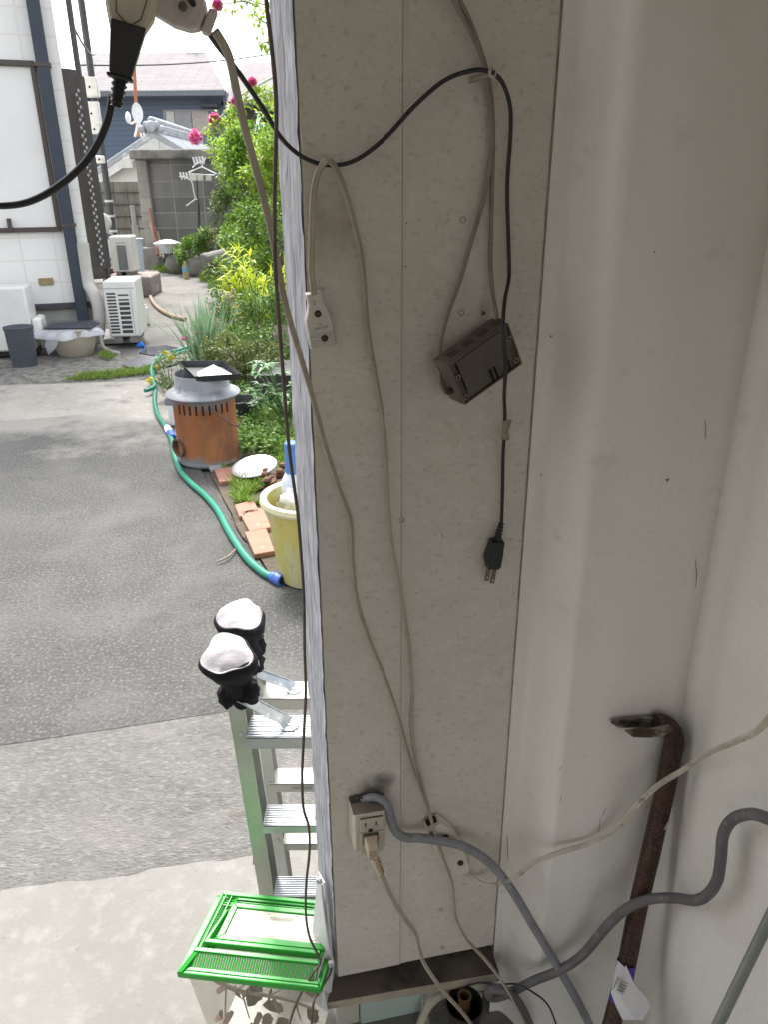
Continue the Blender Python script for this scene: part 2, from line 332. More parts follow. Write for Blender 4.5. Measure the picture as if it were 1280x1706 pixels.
# ledge under the lining board
zl = ZB-.004
Lf0 = G(545, 1670, zl-.022); Lf1 = G(833, 1621, zl-.022); Lb0 = plan(.004, -.03, zl); Lb1 = plan(uC-.004, -.03, zl)
e0 = E1+(E1-E0)*.2; Ls = V((e0.x-.012, e0.y, zl-.02))
LEDGE = mat('dirty_ledge', (.05, .038, .027), (.1, .08, .06), 5, .85, bump=.6, bs=60, extra=[((.2, .17, .14), 6, .58, .8), ((.025, .02, .016), 12, .5, .7)])
m = MB(); m.hexa([Lf0-ZZ*.004, Lf1-ZZ*.004, Lb1-ZZ*.026, Lb0-ZZ*.026], [Lf0, Lf1, Lb1, Lb0]); m.build('ledge', LEDGE, shed)
m = MB(); k_ = NB*.002; m.hexa([Lf0+k_-ZZ*.017, Lf1+k_-ZZ*.022, Lf1-ZZ*.022-NB*.004, Lf0-ZZ*.017-NB*.004], [Lf0+k_, Lf1+k_, Lf1-NB*.004, Lf0-NB*.004]); m.build('ledge_front', mat('ledge_front', (.42, .37, .3), (.3, .26, .2), 12, .8, extra=[((.14, .11, .08), 16, .6, .72)]), shed, bevel=.001)
m = MB(); m.hexa([Lf0-ZZ*.02, Lb0-ZZ*.028, E1-ZZ*0+ZZ*(zl-.03), Ls-ZZ*.012], [Lf0+V((-.001, 0, 0)), Lb0, V((E1.x, E1.y, zl)), Ls]); m.build('ledge_return', mat('ledge_return', (.5, .46, .4), (.4, .36, .3), 9, .8, extra=[((.2, .16, .12), 12, .6, .75)]), shed)
# pale vinyl guard along the outer foot of the boards
gx = V((-.010, 0, 0))
def side(px, py, t): p = PL(px, py, E0.lerp(E1, t), V((0, 1, 0))); return p
g0, g1, g2, g3 = Yp(531, 1452, .985), Yp(541, 1470, .962), Yp(556, 1606, .944), Yp(549, 1688, .93)
g4, g5 = Yp(527, 1668, .965), Yp(521, 1560, .985)
m = MB(); gg = [g0, g1, g2, g3, g4, g5]; t_ = V((-.0022, -.0008, 0)); n = 6
m.add(gg+[p+t_ for p in gg], [list(range(6))[::-1], list(range(6, 12))]+[(i, (i+1) % n, n+(i+1) % n, n+i) for i in range(n)])
o = m.build('vinyl_guard', clear('pale_vinyl', (.82, .8, .83), .86, .35), None, smooth=30); tag(o, 'cloudy white vinyl strip on the outer foot of the lined boards', 'vinyl strip')
# mint box and pale things below the ledge
pA = G(600, 1706, .0); 
def Bz(px, py, off=0): return B(px, py, off)
m = MB(); a, b = B(600, 1672, -.03), B(704, 1655, -.03); m.hexa(*slab([V((a.x, a.y, 0)), V((b.x, b.y, 0)), V((b.x, b.y, 0))-NB*.05, V((a.x, a.y, 0))-NB*.05], -.1, ZB-.03))
o = m.build('mint_panel', mat('mint_paint', (.5, .6, .55), (.45, .54, .49), 6, .5), None, bevel=.004); tag(o, 'pale mint green panel standing below the dirty ledge', 'panel')
m = MB(); a, b = B(560, 1680, -.035), B(598, 1672, -.035); m.hexa(*slab([V((a.x, a.y, 0)), V((b.x, b.y, 0)), V((b.x, b.y, 0))-NB*.03, V((a.x, a.y, 0))-NB*.03], -.1, ZB-.03))
o = m.build('post_foot', mat('post_foot_paint', (.62, .62, .56), (.5, .47, .36), 5, .6), None, bevel=.003); tag(o, 'cream painted post foot left of the mint green panel', 'post')
a, b = B(706, 1640, -.045), B(835, 1610, -.045)
m = MB(); m.hexa(*slab([V((a.x, a.y, 0)), V((b.x, b.y, 0)), V((b.x, b.y, 0))-NB*.02, V((a.x, a.y, 0))-NB*.02], -.1, ZB-.03)); o = m.build('back_board', mat('pale_board', (.62, .59, .5), (.55, .5, .42), 8, .7), None); tag(o, 'pale board behind the black pot under the ledge', 'board')
m = MB(); m.sweep(spline([B(*p) for p in ((696, 1720, .0), (712, 1680, -.005), (735, 1658, -.005), (765, 1652, -.005), (800, 1658, -.01))]), circ(.008)); o = m.build('bent_pipe', mat('cream_pipe', (.66, .6, .48), (.55, .5, .4), 20, .5)); tag(o, 'short cream pipe bending behind the black pot', 'pipe')
pc = B(775, 1668, .06); m = MB(fr(V((pc.x, pc.y, pc.z-.07)), V((1, 0, 0)), V((0, 1, .0))))
pot = thing('flared_pot', 'round black pot with a brown bottle neck inside below the ledge', 'pot', (pc.x, pc.y, pc.z-.08))
m = MB(MX.Translation((pc.x, pc.y, pc.z-.085))); m.lathe([(.026, 0), (.03, .03), (.034, .068), (.0355, .078), (.033, .078), (.029, .06), (.024, .012), (0.001, .01)], 36); m.build('body', mat('pot_black', (.014, .013, .012), (.03, .027, .024), 30, .4, bump=.1), pot)
m = MB(MX.Translation((pc.x, pc.y+.004, pc.z-.085))); m.lathe([(.015, .01), (.015, .05), (.012, .062), (.0115, .088), (.013, .089), (.013, .095), (.0095, .095), (.0085, .07)], 24, close=False); m.build('bottle_neck', mat('amber_glass', (.13, .075, .035), (.08, .045, .02), 20, .25), pot)

# small scars, cracks and nail stains of the lining
SCAR = mat('scar', (.1, .08, .06), (.16, .13, .1), 60, .9); RST = mat('rust_spot', (.2, .09, .035), (.14, .06, .025), 60, .9)
def w2off(u): return .066*sstep((u-uC-.018)/.05)+.01*sstep((u-uC-.055)/.1)+.003*sin((u-uC)*9)
def onwall(px, py):
    p = B(px, py, 0); u = (p-BP).dot(TB)
    if u < uC: return p+NB*.0006
    for _ in range(6): p = B(px, py, w2off(u)); u = (p-BP).dot(TB)
    return p+NB*.0016
def scratch(P, w_, mt, name='scratch'):
    m = MB(); pts = [onwall(*p) for p in P]; n = len(pts); vs = []
    for i, p in enumerate(pts):
        d = (pts[min(i+1, n-1)]-pts[max(i-1, 0)]).normalized(); s_ = d.cross(NB)*(w_*(.25+.75*math.sin(pi*(i+.3)/(n-.4)))*.5); vs += [p-s_, p+s_]
    m.add(vs, [(2*i, 2*i+1, 2*i+3, 2*i+2) for i in range(n-1)]); return m.build(name, mt, shed, smooth=0)
for P in ([(1158, 930), (1161, 955), (1159, 978)], [(1000, 1365), (998, 1385)], [(845, 1390), (846, 1415), (847, 1435)], [(935, 1326), (934, 1334)], [(965, 600), (950, 625), (957, 640)], [(736, 888), (739, 896)], [(770, 1470), (780, 1474)], [(604, 1545), (612, 1547)], [(1004, 1358), (1010, 1345)], [(938, 1275), (930, 1282)], [(1175, 700), (1176, 730)], [(690, 1195), (702, 1190)], [(672, 1286), (676, 1286)]):
    scratch(P, .0012, SCAR)
for px, py, r_ in ((972, 773, .0024), (1112, 799, .0022), (1021, 303, .0015), (678, 372, .001), (676, 444, .001), (600, 1270, .001), (695, 988, .0012), (902, 790, .0012), (918, 560, .0014), (1090, 420, .0012), (806, 522, .003)):
    p = onwall(px, py); m = MB(fr(p, TB, ZZ)); m.lathe([(r_, 0), (r_*.5, .0003), (.0001, .0003)], 10, lambda a, z, r: r*.3*sin(3*a+px)); m.build('rust_spot', RST, shed, smooth=0)
for px, py in ((769, 521), (772, 366), (670, 866), (735, 1515), (738, 1578)):
    p = onwall(px, py); m = MB(fr(p, TB, ZZ)); m.lathe([(.0042, -.0004), (.0044, .0004), (.0034, .0005), (.0026, -.0003)], 18, close=False); m.build('filled_screw_hole', mat('filler', (.42, .38, .32), rough=.9), shed)
m = MB(); vs = []; n = 160
for i in range(n+1):
    z = ZB+.003+(1.95-ZB)*i/n; w_ = .0003+.0009*max(0, NZ.noise(V((1, 2, z*14))))+.0006*NZ.noise(V((4, 2, z*60))); a = plan(uC-.0012-w_, .0003, z); vs += [a, plan(uC+.0008, .0003, z)]
m.add(vs, [(2*i, 2*i+1, 2*i+3, 2*i+2) for i in range(n)]); m.build('corner_crack', mat('crack_dirt', (.2, .17, .14), (.36, .32, .27), 30, .9), shed, smooth=0)

def stainmat(name, col, a):
    m = mat(name, col, rough=.95); n = m.node_tree.nodes; L_ = m.node_tree.links; p = n['Principled BSDF']
    tc = [x for x in n if x.bl_idname == 'ShaderNodeTexCoord'][0]; g = n.new('ShaderNodeTexGradient'); g.gradient_type = 'SPHERICAL'; mp = n.new('ShaderNodeMapping'); L_.new(tc.outputs['Generated'], mp.inputs[0])
    mp.inputs['Location'].default_value = (-1, -1, -1); mp.inputs['Scale'].default_value = (2, 2, 2); L_.new(mp.outputs[0], g.inputs[0])
    q = n.new('ShaderNodeTexNoise'); q.inputs['Scale'].default_value = 3; q.inputs['Detail'].default_value = 8; L_.new(tc.outputs['Generated'], q.inputs['Vector'])
    k = n.new('ShaderNodeMath'); k.operation = 'MULTIPLY'; L_.new(g.outputs['Fac'], k.inputs[0]); L_.new(q.outputs['Fac'], k.inputs[1])
    k2 = n.new('ShaderNodeMath'); k2.operation = 'MULTIPLY'; k2.use_clamp = True; k2.inputs[1].default_value = a; L_.new(k.outputs[0], k2.inputs[0]); L_.new(k2.outputs[0], p.inputs['Alpha']); return m
def stain(px, py, wx, wy, mt, ang=0):
    m = MB(frB(px, py, .0005, ang)); m.add([(-wx, -wy, 0), (wx, -wy, 0), (wx, wy, 0), (-wx, wy, 0), (0, 0, .0002)], [(0, 1, 4), (1, 2, 4), (2, 3, 4), (3, 0, 4)]); m.build('stain', mt, shed, smooth=0)
SOOT = stainmat('soot_stain', (.14, .115, .09), 1.0); TEA = stainmat('tea_stain', (.3, .22, .14), .7); GRIME = stainmat('grime', (.12, .1, .078), 1.0)
for a in ((622, 1312, .05, .035, SOOT), (640, 1300, .035, .022, SOOT), (553, 375, .05, .06, TEA), (808, 515, .016, .02, TEA)): stain(*a)
# ================================================================ CORDS AND FITTINGS ON THE WALL
def cordB(name, pts, prof, mt, parent=None, N=NB, k=8, **kw):
    m = MB(); m.sweep(spline([B(*p) for p in pts], k), prof, N, **kw); return m.build(name, mt, parent, smooth=50)
# screw
s = thing('screw', 'long dusty cross-head screw sticking out of the board and carrying the black cord', 'screw', B(785, 135, 0))
a, b = B(783, 135, -.002), B(820, 122, .03); m = MB(); m.sweep([a.lerp(b, i/40) for i in range(41)], circ(.0026, 10), scales=[1+.16*(i % 2) for i in range(41)]); m.build('shank', mat('dusty_screw', (.42, .38, .33), (.3, .27, .23), 80, .5, .6), s)
ax = (b-a).normalized(); M_ = fr(b, ax.cross(ZZ), ax.cross(ax.cross(ZZ))*-1)
if (M_.to_3x3() @ V((0, 0, 1))).dot(ax) < 0: M_ = M_ @ MX.Rotation(pi, 4, 'X')
m = MB(M_); m.lathe([(.0026, -.003), (.0058, 0), (.0062, .0012), (.0052, .0022), (.001, .0024)], 20); m.build('head', mat('screw_head', (.6, .57, .52), (.45, .42, .38), 60, .4, .7), s)
m = MB(M_ @ MX.Rotation(.5, 4, 'Z')); m.box((-.0034, -.0008, .0018), (.0034, .0008, .0028)); m.box((-.0008, -.0034, .0018), (.0008, .0034, .0029)); m.build('cross_recess', DARKHOLE, s)
# black extension cord draped over the screw with its two-pin plug
e = thing('power_cord', 'black cord draped over the wall screw with a two pin plug hanging', 'power cord', B(840, 900, .01))
P = [Yp(298, -30, .70), Yp(322, 8, .72), Yp(352, 62, .75), Yp(395, 118, .8), Yp(436, 178, .86), Yp(470, 232, .9), B(505, 262, .022), B(545, 275, .018), B(590, 268, .016), B(640, 232, .014), B(690, 178, .016), B(740, 135, .022), B(785, 118, .025), B(815, 119, .028), B(838, 138, .022), B(851, 180, .014), B(851, 230, .01), B(846, 310, .008), B(848, 400, .008), B(849, 460, .012), B(842, 500, .045), B(839, 545, .066), B(843, 610, .066), B(841, 660, .045), B(842, 700, .02), B(839, 760, .012), B(838, 820, .01), B(836, 880, .01)]
m = MB(); m.sweep(spline(P), circ(.0025)); m.build('cord', BLACK, e, smooth=60)
def boot(m, a, b, r0, r1, n=5):            # ribbed strain relief
    a, b = V(a), V(b); P = []; S = []
    for i in range(n*4+1):
        t = i/(n*4); P.append(a.lerp(b, t)); S.append((r0+(r1-r0)*t)*(1 if i % 4 in (0, 1) else .78))
    m.sweep(P, circ(1, 14), N=(.31, -.9, .37), scales=S)
PLM = frB(826, 917, .012, -7) @ MX.Diagonal((1.05, 1.38, 1.1, 1))
m = MB(PLM); boot(m, (.0015, .031, 0), (0, .012, 0), .0042, .0058); m.prism([(-.0095, .012), (.0095, .012), (.0098, .002), (.0105, -.003), (.0105, -.018), (.008, -.021), (-.008, -.021), (-.0135, -.008), (-.011, .002)], -.007, .007, .94); m.build('plug', BLACK, e, bevel=.0015)
for x in (-.0065, .0045):
    m = MB(PLM); y0, z = (-.0205, .003) if x < 0 else (-.0205, -.002); L_ = .011 if x < 0 else .015
    m.box((x-.0034, y0-L_*1.25, z), (x+.0034, y0, z+.0018)); m.build('prong', mat('prong_metal', (.16, .13, .105), (.22, .18, .15), 40, .5, .5), e, bevel=.0004)
    m = MB(PLM); m.cyl((x, y0-L_*1.25+.004, z-.0003), (x, y0-L_*1.25+.004, z+.0022), .0013); m.build('prong_hole', mat('painted_glint', (.5, .47, .42), rough=.6), e)  # pale disc, the glint of the pin hole painted as colour
m = MB(frB(843, 716, .0205, -2)); m.add([(-.004, .014, .001), (.002, .014, .005), (.0075, .013, .002), (-.004, 0, .001), (.002, 0, .0048), (.004, -.001, .001), (-.0045, -.013, .001), (.002, -.0135, .005), (.0065, -.013, .002),
      (-.004, .014, -.003), (.0075, .013, -.001), (-.004, 0, -.003), (.004, -.001, -.001), (-.0045, -.013, -.003), (.0065, -.013, -.001)], [(0, 3, 4, 1), (1, 4, 5, 2), (3, 6, 7, 4), (4, 7, 8, 5), (9, 10, 12, 11), (11, 12, 14, 13), (0, 9, 11, 3), (3, 11, 13, 6), (2, 5, 12, 10), (5, 8, 14, 12), (0, 1, 2, 10, 9), (6, 13, 14, 8, 7)]); m.build('tape', mat('old_tape', (.32, .27, .2), (.2, .16, .11), 90, .7), e, smooth=0)
# grey-brown pair of cords passing the screw, and the old power strip they hold
t = thing('grey_cord', 'pair of dusty grey cords coming down past the screw to the power strip', 'cord', B(815, 150, .01))
cordB('cord', [(735, -40, .03), (752, -6, .03), (775, 35, .024), (795, 75, .016), (808, 112, .012), (816, 160, .01), (821, 220, .008), (817, 280, .008), (803, 345, .008), (785, 405, .009), (768, 465, .01), (748, 520, .012), (736, 565, .02), (732, 605, .03), (734, 635, .032), (742, 652, .03), (749, 652, .026)], circ(.0028), TAUPE, t)
cordB('cord', [(748, -40, .027), (764, -6, .026), (785, 40, .021), (800, 80, .015), (813, 125, .007), (820, 170, .006), (822, 230, .006), (821, 300, .006), (819, 380, .006), (818, 440, .007), (822, 490, .012), (828, 522, .018), (830, 548, .018)], circ(.0028), TAUPE, t)
ps = thing('power_strip', 'dirty grey brown power strip hanging back-outward from its cord', 'power strip', B(808, 610, .02))
PSM = mat('dirty_strip', (.13, .106, .08), (.085, .068, .052), 22, .65, extra=[((.19, .165, .13), 30, .56, .75), ((.05, .04, .03), 18, .6, .75)], bump=.25, bs=80)
Q = [(741, 601), (858, 540), (875, 609), (772, 678)]      # back face corners TL TR BR BL in the photo
f4 = [B(x, y, .05) for x, y in Q]
o_ = f4[3]; xx = (f4[2]-f4[3]); yy = (f4[0]-f4[3]); wS = (xx.length+(f4[1]-f4[0]).length)/2; hS = (yy.length+(f4[1]-f4[2]).length)/2
Mp = fr((f4[0]+f4[1]+f4[2]+f4[3])/4, xx+(f4[1]-f4[0]), yy+(f4[1]-f4[2])) @ MX.Rotation(radians(13), 4, 'Y') @ MX.Rotation(radians(9), 4, 'X')
hw, hh = wS/2, hS/2
def rim(m, hw, hh, t, z0, z1):
    m.box((-hw, -hh, z0), (-hw+t, hh, z1)); m.box((hw-t, -hh, z0), (hw, hh, z1)); m.box((-hw+t, -hh, z0), (hw-t, -hh+t, z1)); m.box((-hw+t, hh-t, z0), (hw-t, hh, z1))
m = MB(Mp); m.box((-hw-.0015, -hh-.001, -.037), (hw+.001, hh+.001, -.0042)); m.build('housing', PSM, ps, bevel=.003)
m = MB(Mp); rim(m, hw, hh, .0022, -.0042, 0); m.build('rim', PSM, ps, bevel=.0006)
m = MB(Mp); m.box((-hw+.0105, -hh+.004, -.0043), (hw-.013, hh-.004, -.0018)); m.build('cover_plate', mat('strip_plate', (.115, .096, .078), (.09, .075, .06), 16, .55, extra=[((.2, .17, .14), 30, .6, .75)]), ps, bevel=.0008)
for x, y in ((-hw+.006, hh-.022), (-hw+.006, -hh+.008), (hw-.006, hh-.019), (hw-.006, -hh+.009)):
    m = MB(Mp); m.lathe([(.0038, -.0043), (.0038, -.0005), (.0022, -.0005), (.0018, -.003)], 16, close=False); m.v = [v+(Mp.to_3x3() @ V((x, y, 0))) for v in m.v]; m.build('screw_boss', mat('boss', (.24, .2, .16), rough=.6), ps)
for x0, x1, y0, y1 in ((.000, .004, -hh+.003, -hh+.021), (.0075, .0105, -hh+.003, -hh+.021), (.0275, .0315, -hh+.003, -hh+.026), (-hw+.0095, -hw+.0115, -hh+.016, hh-.006)):
    m = MB(Mp); m.box((x0, y0, -.0018), (x1, y1, -.0012)); m.build('slot', DARKHOLE, ps)
m = MB(Mp @ MX.Translation((-hw+.02, hh-.016, -.0017))); m.lathe([(.0052, 0), (.0056, .0004), (.0046, .0004)], 20, close=False); m.build('moulded_mark', mat('mark', (.075, .06, .048), rough=.6), ps)
for i in range(4):
    m = MB(Mp); x = -hw*.75+i*hw*.5; m.box((x, hh+.0008, -.024), (x+.014, hh+.0016, -.010)); m.build('socket', mat('socket_dirt', (.075, .055, .04), rough=.9), ps)
m = MB(Mp); boot(m, (-hw-.001, -hh*.35, -.017), (-hw-.009, -hh*.28, -.015), .005, .004, 2); m.build('cord_grommet', BLACK, ps)
# flat cream cord looped over the black cord, with its tap
fc = thing('flat_cord', 'cream flat twin cord looped over the black cord down to the inline tap', 'cord', B(650, 900, .01))
TW = twin(.0019)
cordB('cord', [(523, 492, .018), (519, 455, .018), (519, 400, .017), (521, 340, .018), (526, 300, .02), (535, 277, .023), (545, 268, .026), (557, 277, .024), (572, 310, .018), (588, 365, .012), (602, 425, .009), (608, 490, .009), (613, 550, .009), (625, 620, .009), (637, 690, .009), (644, 760, .009), (648, 840, .009), (655, 910, .009), (666, 970, .009), (676, 1030, .009), (684, 1090, .009), (688, 1150, .009), (686, 1200, .009), (690, 1245, .009), (700, 1290, .01), (710, 1330, .014), (720, 1368, .018)], TW, BEIGE, fc, twist=2.2)
tp = thing('cord_tap', 'small off-white multi-socket cord tap with ribbed end hanging at the board edge', 'cord tap', B(531, 535, .015))
Mt = frB(530, 533, .012, 8)
out = [(-.0105, .034), (.0105, .034), (.0095, .026), (.0105, .019), (.0145, .009), (.0165, -.003), (.017, -.014), (.017, -.034), (-.0165, -.034), (-.0165, -.012), (-.0165, .002), (-.012, .012), (-.0092, .022)]
m = MB(Mt); m.prism(out, -.006, .0075, .95); m.build('body', GREYP, tp, bevel=.0016)
for i in range(7):
    m = MB(Mt); y = -.0155-i*.0027; m.box((-.0166, y, .0066), (.0166, y+.0011, .0086)); m.build('rib', GREYP, tp, bevel=.0003)
for x, y, r in ((0, .0085, .0042), (.003, -.0215, .0042)):
    m = MB(Mt @ MX.Translation((x, y, .0073))); m.lathe([(r, -.001), (r, .0016), (r*.3, .0017)], 20); m.build('screw_hole', mat('rusty_hole', (.03, .02, .015), (.06, .035, .02), 200, .8), tp)
    m = MB(Mt @ MX.Translation((x, y, .0092))); m.lathe([(.0015, 0), (.001, .0005), (.0002, .0006)], 12); m.build('screw', mat('tiny_screw', (.12, .09, .06), rough=.5, metal=.5), tp)
m = MB(Mt @ MX.Translation((.0008, .0045, .0068))); m.lathe([(.0092, 0), (.0096, .0006), (.0086, .0006)], 28, close=False); m.build('moulded_ring', mat('ring_dirt', (.4, .36, .3), rough=.6), tp)
text('Z', Mt @ MX.Translation((-.002, .0215, .0082)), .0055, PRINT, tp); text('15A-125V', Mt @ MX.Translation((.001, -.0085, .0079)), .0042, PRINT, tp); text('15A', Mt @ MX.Translation((.001, -.0045, .0079)), .003, PRINT, tp)
# second flat cord, from the white connector in the upper left down to the bottom
sc2 = [Yp(358, 52, .72), Yp(380, 92, .735), Yp(393, 150, .75), Yp(408, 215, .77), Yp(428, 290, .79), Yp(448, 370, .81), Yp(462, 440, .83), Yp(476, 510, .85), Yp(500, 592, .88), B(520, 660, .035), B(540, 735, .022), B(563, 808, .012), B(584, 868, .009), B(587, 930, .009), B(595, 1000, .009), B(617, 1070, .009), B(642, 1130, .009), B(663, 1190, .009), B(678, 1245, .009), B(697, 1305, .012), B(714, 1350, .022), B(726, 1390, .0265), B(741, 1435, .0265), B(755, 1475, .02), B(760, 1525, .014), B(776, 1562, .03), B(806, 1595, .06), B(832, 1628, .09), B(856, 1668, .105), B(885, 1725, .12)]
m = MB(); m.sweep(spline(sc2), twin(.0018), NB, twist=1.6); o = m.build('flat_cord', BEIGE, None, smooth=50); tag(o, 'long beige flat cord from the upper white connector crossing the inline tap', 'cord')
# white inline tap
it = thing('inline_tap', 'cream curved inline cord tap with two dark screw holes on the board', 'cord tap', B(745, 1410, .01))
Mi = frB(745, 1408, .006, 23) @ MX.Diagonal((1.3, 1.62, 1.2, 1)); out = [(-.0125, .046), (.010, .047), (.0155, .034), (.019, .018), (.0205, 0), (.019, -.018), (.0165, -.036), (.012, -.046), (-.009, -.046), (-.0125, -.036), (-.0165, -.016), (-.018, .004), (-.0165, .022), (-.0135, .036)]
m = MB(Mi); m.prism(out, -.003, .013, .88); m.build('body', mat('tap_cream', (.66, .61, .52), (.6, .55, .46), 25, .4, extra=[((.4, .34, .27), 50, .66, .8)]), it, bevel=.002)
for x, y in ((.0055, .022), (.006, -.022)):
    m = MB(Mi @ MX.Translation((x, y, .0126))); m.lathe([(.0042, -.001), (.0042, .0009), (.0008, .001)], 20); m.build('screw_hole', mat('hole_brown', (.035, .022, .015), rough=.7), it)
m = MB(Mi @ MX.Translation((.008, 0, .0128))); m.lathe([(.0058, 0), (.006, .0006), (.0054, .0006)], 24, close=False); m.build('moulded_mark', mat('mark2', (.42, .38, .31), rough=.6), it)
m = MB(Mi); m.box((-.0085, .0452, .001), (.0055, .0476, .010)); m.build('cord_entry', DARKHOLE, it)
wc = [(770, 1440, .012), (779, 1456, .013), (800, 1470, .02), (826, 1474, .045), (856, 1463, .075), (890, 1438, .088), (930, 1421, .09), (985, 1404, .092), (1030, 1378, .108), (1066, 1338, .135), (1098, 1308, .142)]
m = MB(); m.sweep(spline([B(*p) for p in wc]+[B(1135, 1285, .145), WR(1180, 1256, .05), WR(1225, 1236, .05), WR(1262, 1218, .05), WR(1290, 1188, .05), WR(1330, 1150, .05)]), twin(.0022), NB, twist=.9); o = m.build('twin_cord', CREAMC, None, smooth=50); tag(o, 'dirty white twin cord sweeping across the crowbar to the right', 'cord')
# outlet box
ob = thing('outlet_box', 'grimy surface-mounted double outlet box low on the board', 'outlet', B(615, 1375, .0))
Mo = frB(612, 1357, 0, 0); IV2 = mat('outlet_plastic', (.52, .47, .39), (.45, .4, .33), 18, .45, extra=[((.22, .17, .12), 22, .6, .8)], bump=.05)
DIRT_SHADE = mat('outlet_dust_shade', (.06, .048, .036), (.1, .08, .06), 40, .95, bump=.6, bs=90)  # dust colour, also used for the painted shadow pieces
X0, X1, Y0, Y1 = -.031, .027, -.043, .041
m = MB(Mo); m.box((X0-.001, Y0+.004, 0), (X1+.001, Y1+.001, .014)); m.build('mounting_box', IV2, ob, bevel=.002)
m = MB(Mo); m.hexa([(X0+.0005, Y0, .0145), (X1-.0005, Y0, .0145), (X1-.0005, Y1, .0145), (X0+.0005, Y1, .0145)], [(X0+.004, Y0+.002, .036), (X1-.003, Y0+.002, .036), (X1-.003, Y1-.004, .036), (X0+.004, Y1-.004, .036)]); m.build('cover', IV2, ob, bevel=.002)
m = MB(Mo); m.box((X0+.012, Y0-.002, .0345), (X1-.008, Y1-.012, .0385)); m.build('socket_plate', IV2, ob, bevel=.0008)
m = MB(Mo); m.box((X0+.012, Y1-.0118, .0345), (X1-.008, Y1-.0103, .0375)); m.build('plate_shadow_gap', DIRT_SHADE, ob)  # dark strip painted in as the shadow above the socket plate
m = MB(Mo); m.box((X0+.012, .0015, .0380), (X1-.008, .0022, .0388)); m.build('plate_seam', DARKHOLE, ob)
for x in (-.010, .007):
    m = MB(Mo); m.box((x-.0011, .013, .0375), (x+.0011, .0215, .0388)); m.build('socket_slot', DARKHOLE, ob)
    m = MB(Mo @ MX.Translation((x, .0115, .0382))); m.lathe([(.0040, 0), (.0043, .0007), (.0034, .0007)], 18, close=False); m.build('socket_collar', mat('collar', (.36, .31, .25), rough=.5), ob)
m = MB(Mo @ MX.Translation((-.002, .0045, .0376))); m.lathe([(.0042, 0), (.0042, .0012), (.0008, .0013)], 20); m.build('centre_screw', mat('screw_dark', (.04, .03, .022), rough=.6), ob)
m = MB(Mo); m.hexa([(X0+.001, Y1+.0008, .003), (X1-.001, Y1+.0008, .003), (X1-.001, Y1+.0012, .014), (X0+.001, Y1+.0012, .014)], [(X0+.001, Y1+.0045, .003), (X1-.001, Y1+.004, .003), (X1-.001, Y1+.003, .013), (X0+.001, Y1+.003, .013)]); m.build('dust_layer', DIRT_SHADE, ob)
m = MB(Mo); m.hexa([(X0+.002, Y1-.0034, .0335), (X1-.002, Y1-.0034, .0335), (X1-.001, Y1+.0006, .0145), (X0+.001, Y1+.0006, .0145)], [(X0+.002, Y1-.0018, .0335), (X1-.002, Y1-.0018, .0335), (X1-.001, Y1+.002, .0145), (X0+.001, Y1+.002, .0145)]); m.build('dust_layer', mat('brown_dust', (.13, .1, .075), (.2, .165, .13), 30, .95), ob)
m = MB(Mo)
for i in range(26): m.ball((rng.uniform(X0, X1), Y1+.004+rng.uniform(-.002, .004), rng.uniform(.002, .012)), rng.uniform(.002, .005), 7, 5, (1, .6, .8))
m.build('dirt_lumps', DIRT_SHADE, ob)
pg = thing('plug_cord', 'beige ribbed plug in the lower outlet with its flat cord trailing to the floor', 'power cord', B(625, 1440, .03))
Mq = frB(617, 1398, .0385, 0); PLG = mat('plug_beige', (.5, .41, .29), (.42, .34, .23), 25, .45, extra=[((.22, .16, .1), 40, .62, .78)])
m = MB(Mq); m.hexa([(-.0115, -.010, 0), (.0115, -.010, 0), (.0115, .011, 0), (-.0115, .011, 0)], [(-.008, -.015, .024), (.009, -.015, .024), (.009, .002, .024), (-.008, .002, .024)]); m.hexa([(-.008, -.024, .006), (.0095, -.024, .006), (.0095, -.008, .004), (-.008, -.008, .004)], [(-.0065, -.024, .021), (.008, -.024, .021), (.009, -.012, .0236), (-.008, -.012, .0236)]); m.build('plug', PLG, pg, bevel=.0022)
m = MB(Mq); boot(m, (.002, -.0225, .0135), (.0125, -.054, .022), .0082, .0062, 6); m.build('strain_relief', PLG, pg)
m = MB(Mq); m.hexa([(-.013, -.0095, .0), (.0135, -.0095, .0), (.0135, .014, .0), (-.013, .014, .0)], [(-.012, -.009, .003), (.0125, -.009, .003), (.0125, .0125, .003), (-.012, .0125, .003)]); m.build('plug_painted_shadow', DIRT_SHADE, pg, bevel=.001)  # dark slab behind the plug, standing in for its shadow
m = MB(Mq @ MX.Translation((.0005, -.0065, .0245))); m.lathe([(.0042, 0), (.0045, .0006), (.0037, .0006)], 20, close=False); m.build('moulded_mark', mat('mark3', (.33, .26, .17), rough=.6), pg)
m = MB(); m.sweep(spline([Mq @ V((.011, -.051, .0215)), B(641, 1468, .055), B(655, 1498, .04), B(675, 1530, .03), B(693, 1556, .03), B(699, 1580, .04), B(706, 1602, .055), B(722, 1628, .07), B(745, 1658, .085), B(772, 1688, .095), B(800, 1725, .1)]), TW, NB, twist=1.3); m.build('cord', BEIGE, pg, smooth=50)
gc = [(603, 1333, .008), (618, 1328, .016), (634, 1331, .024), (646, 1342, .028), (652, 1362, .028), (660, 1384, .027), (676, 1395, .027), (700, 1396, .029), (735, 1401, .034), (775, 1411, .04), (815, 1436, .05), (852, 1480, .066), (888, 1540, .085), (925, 1602, .1), (960, 1662, .115), (995, 1730, .13)]
o = cordB('grey_cable', gc, circ(.0076, 14), GREYC, scales=[.8+.2*min(1, i/40) for i in range(121)]); tag(o, 'thick light grey cable leaving the top of the outlet box and bending to the floor', 'cable')
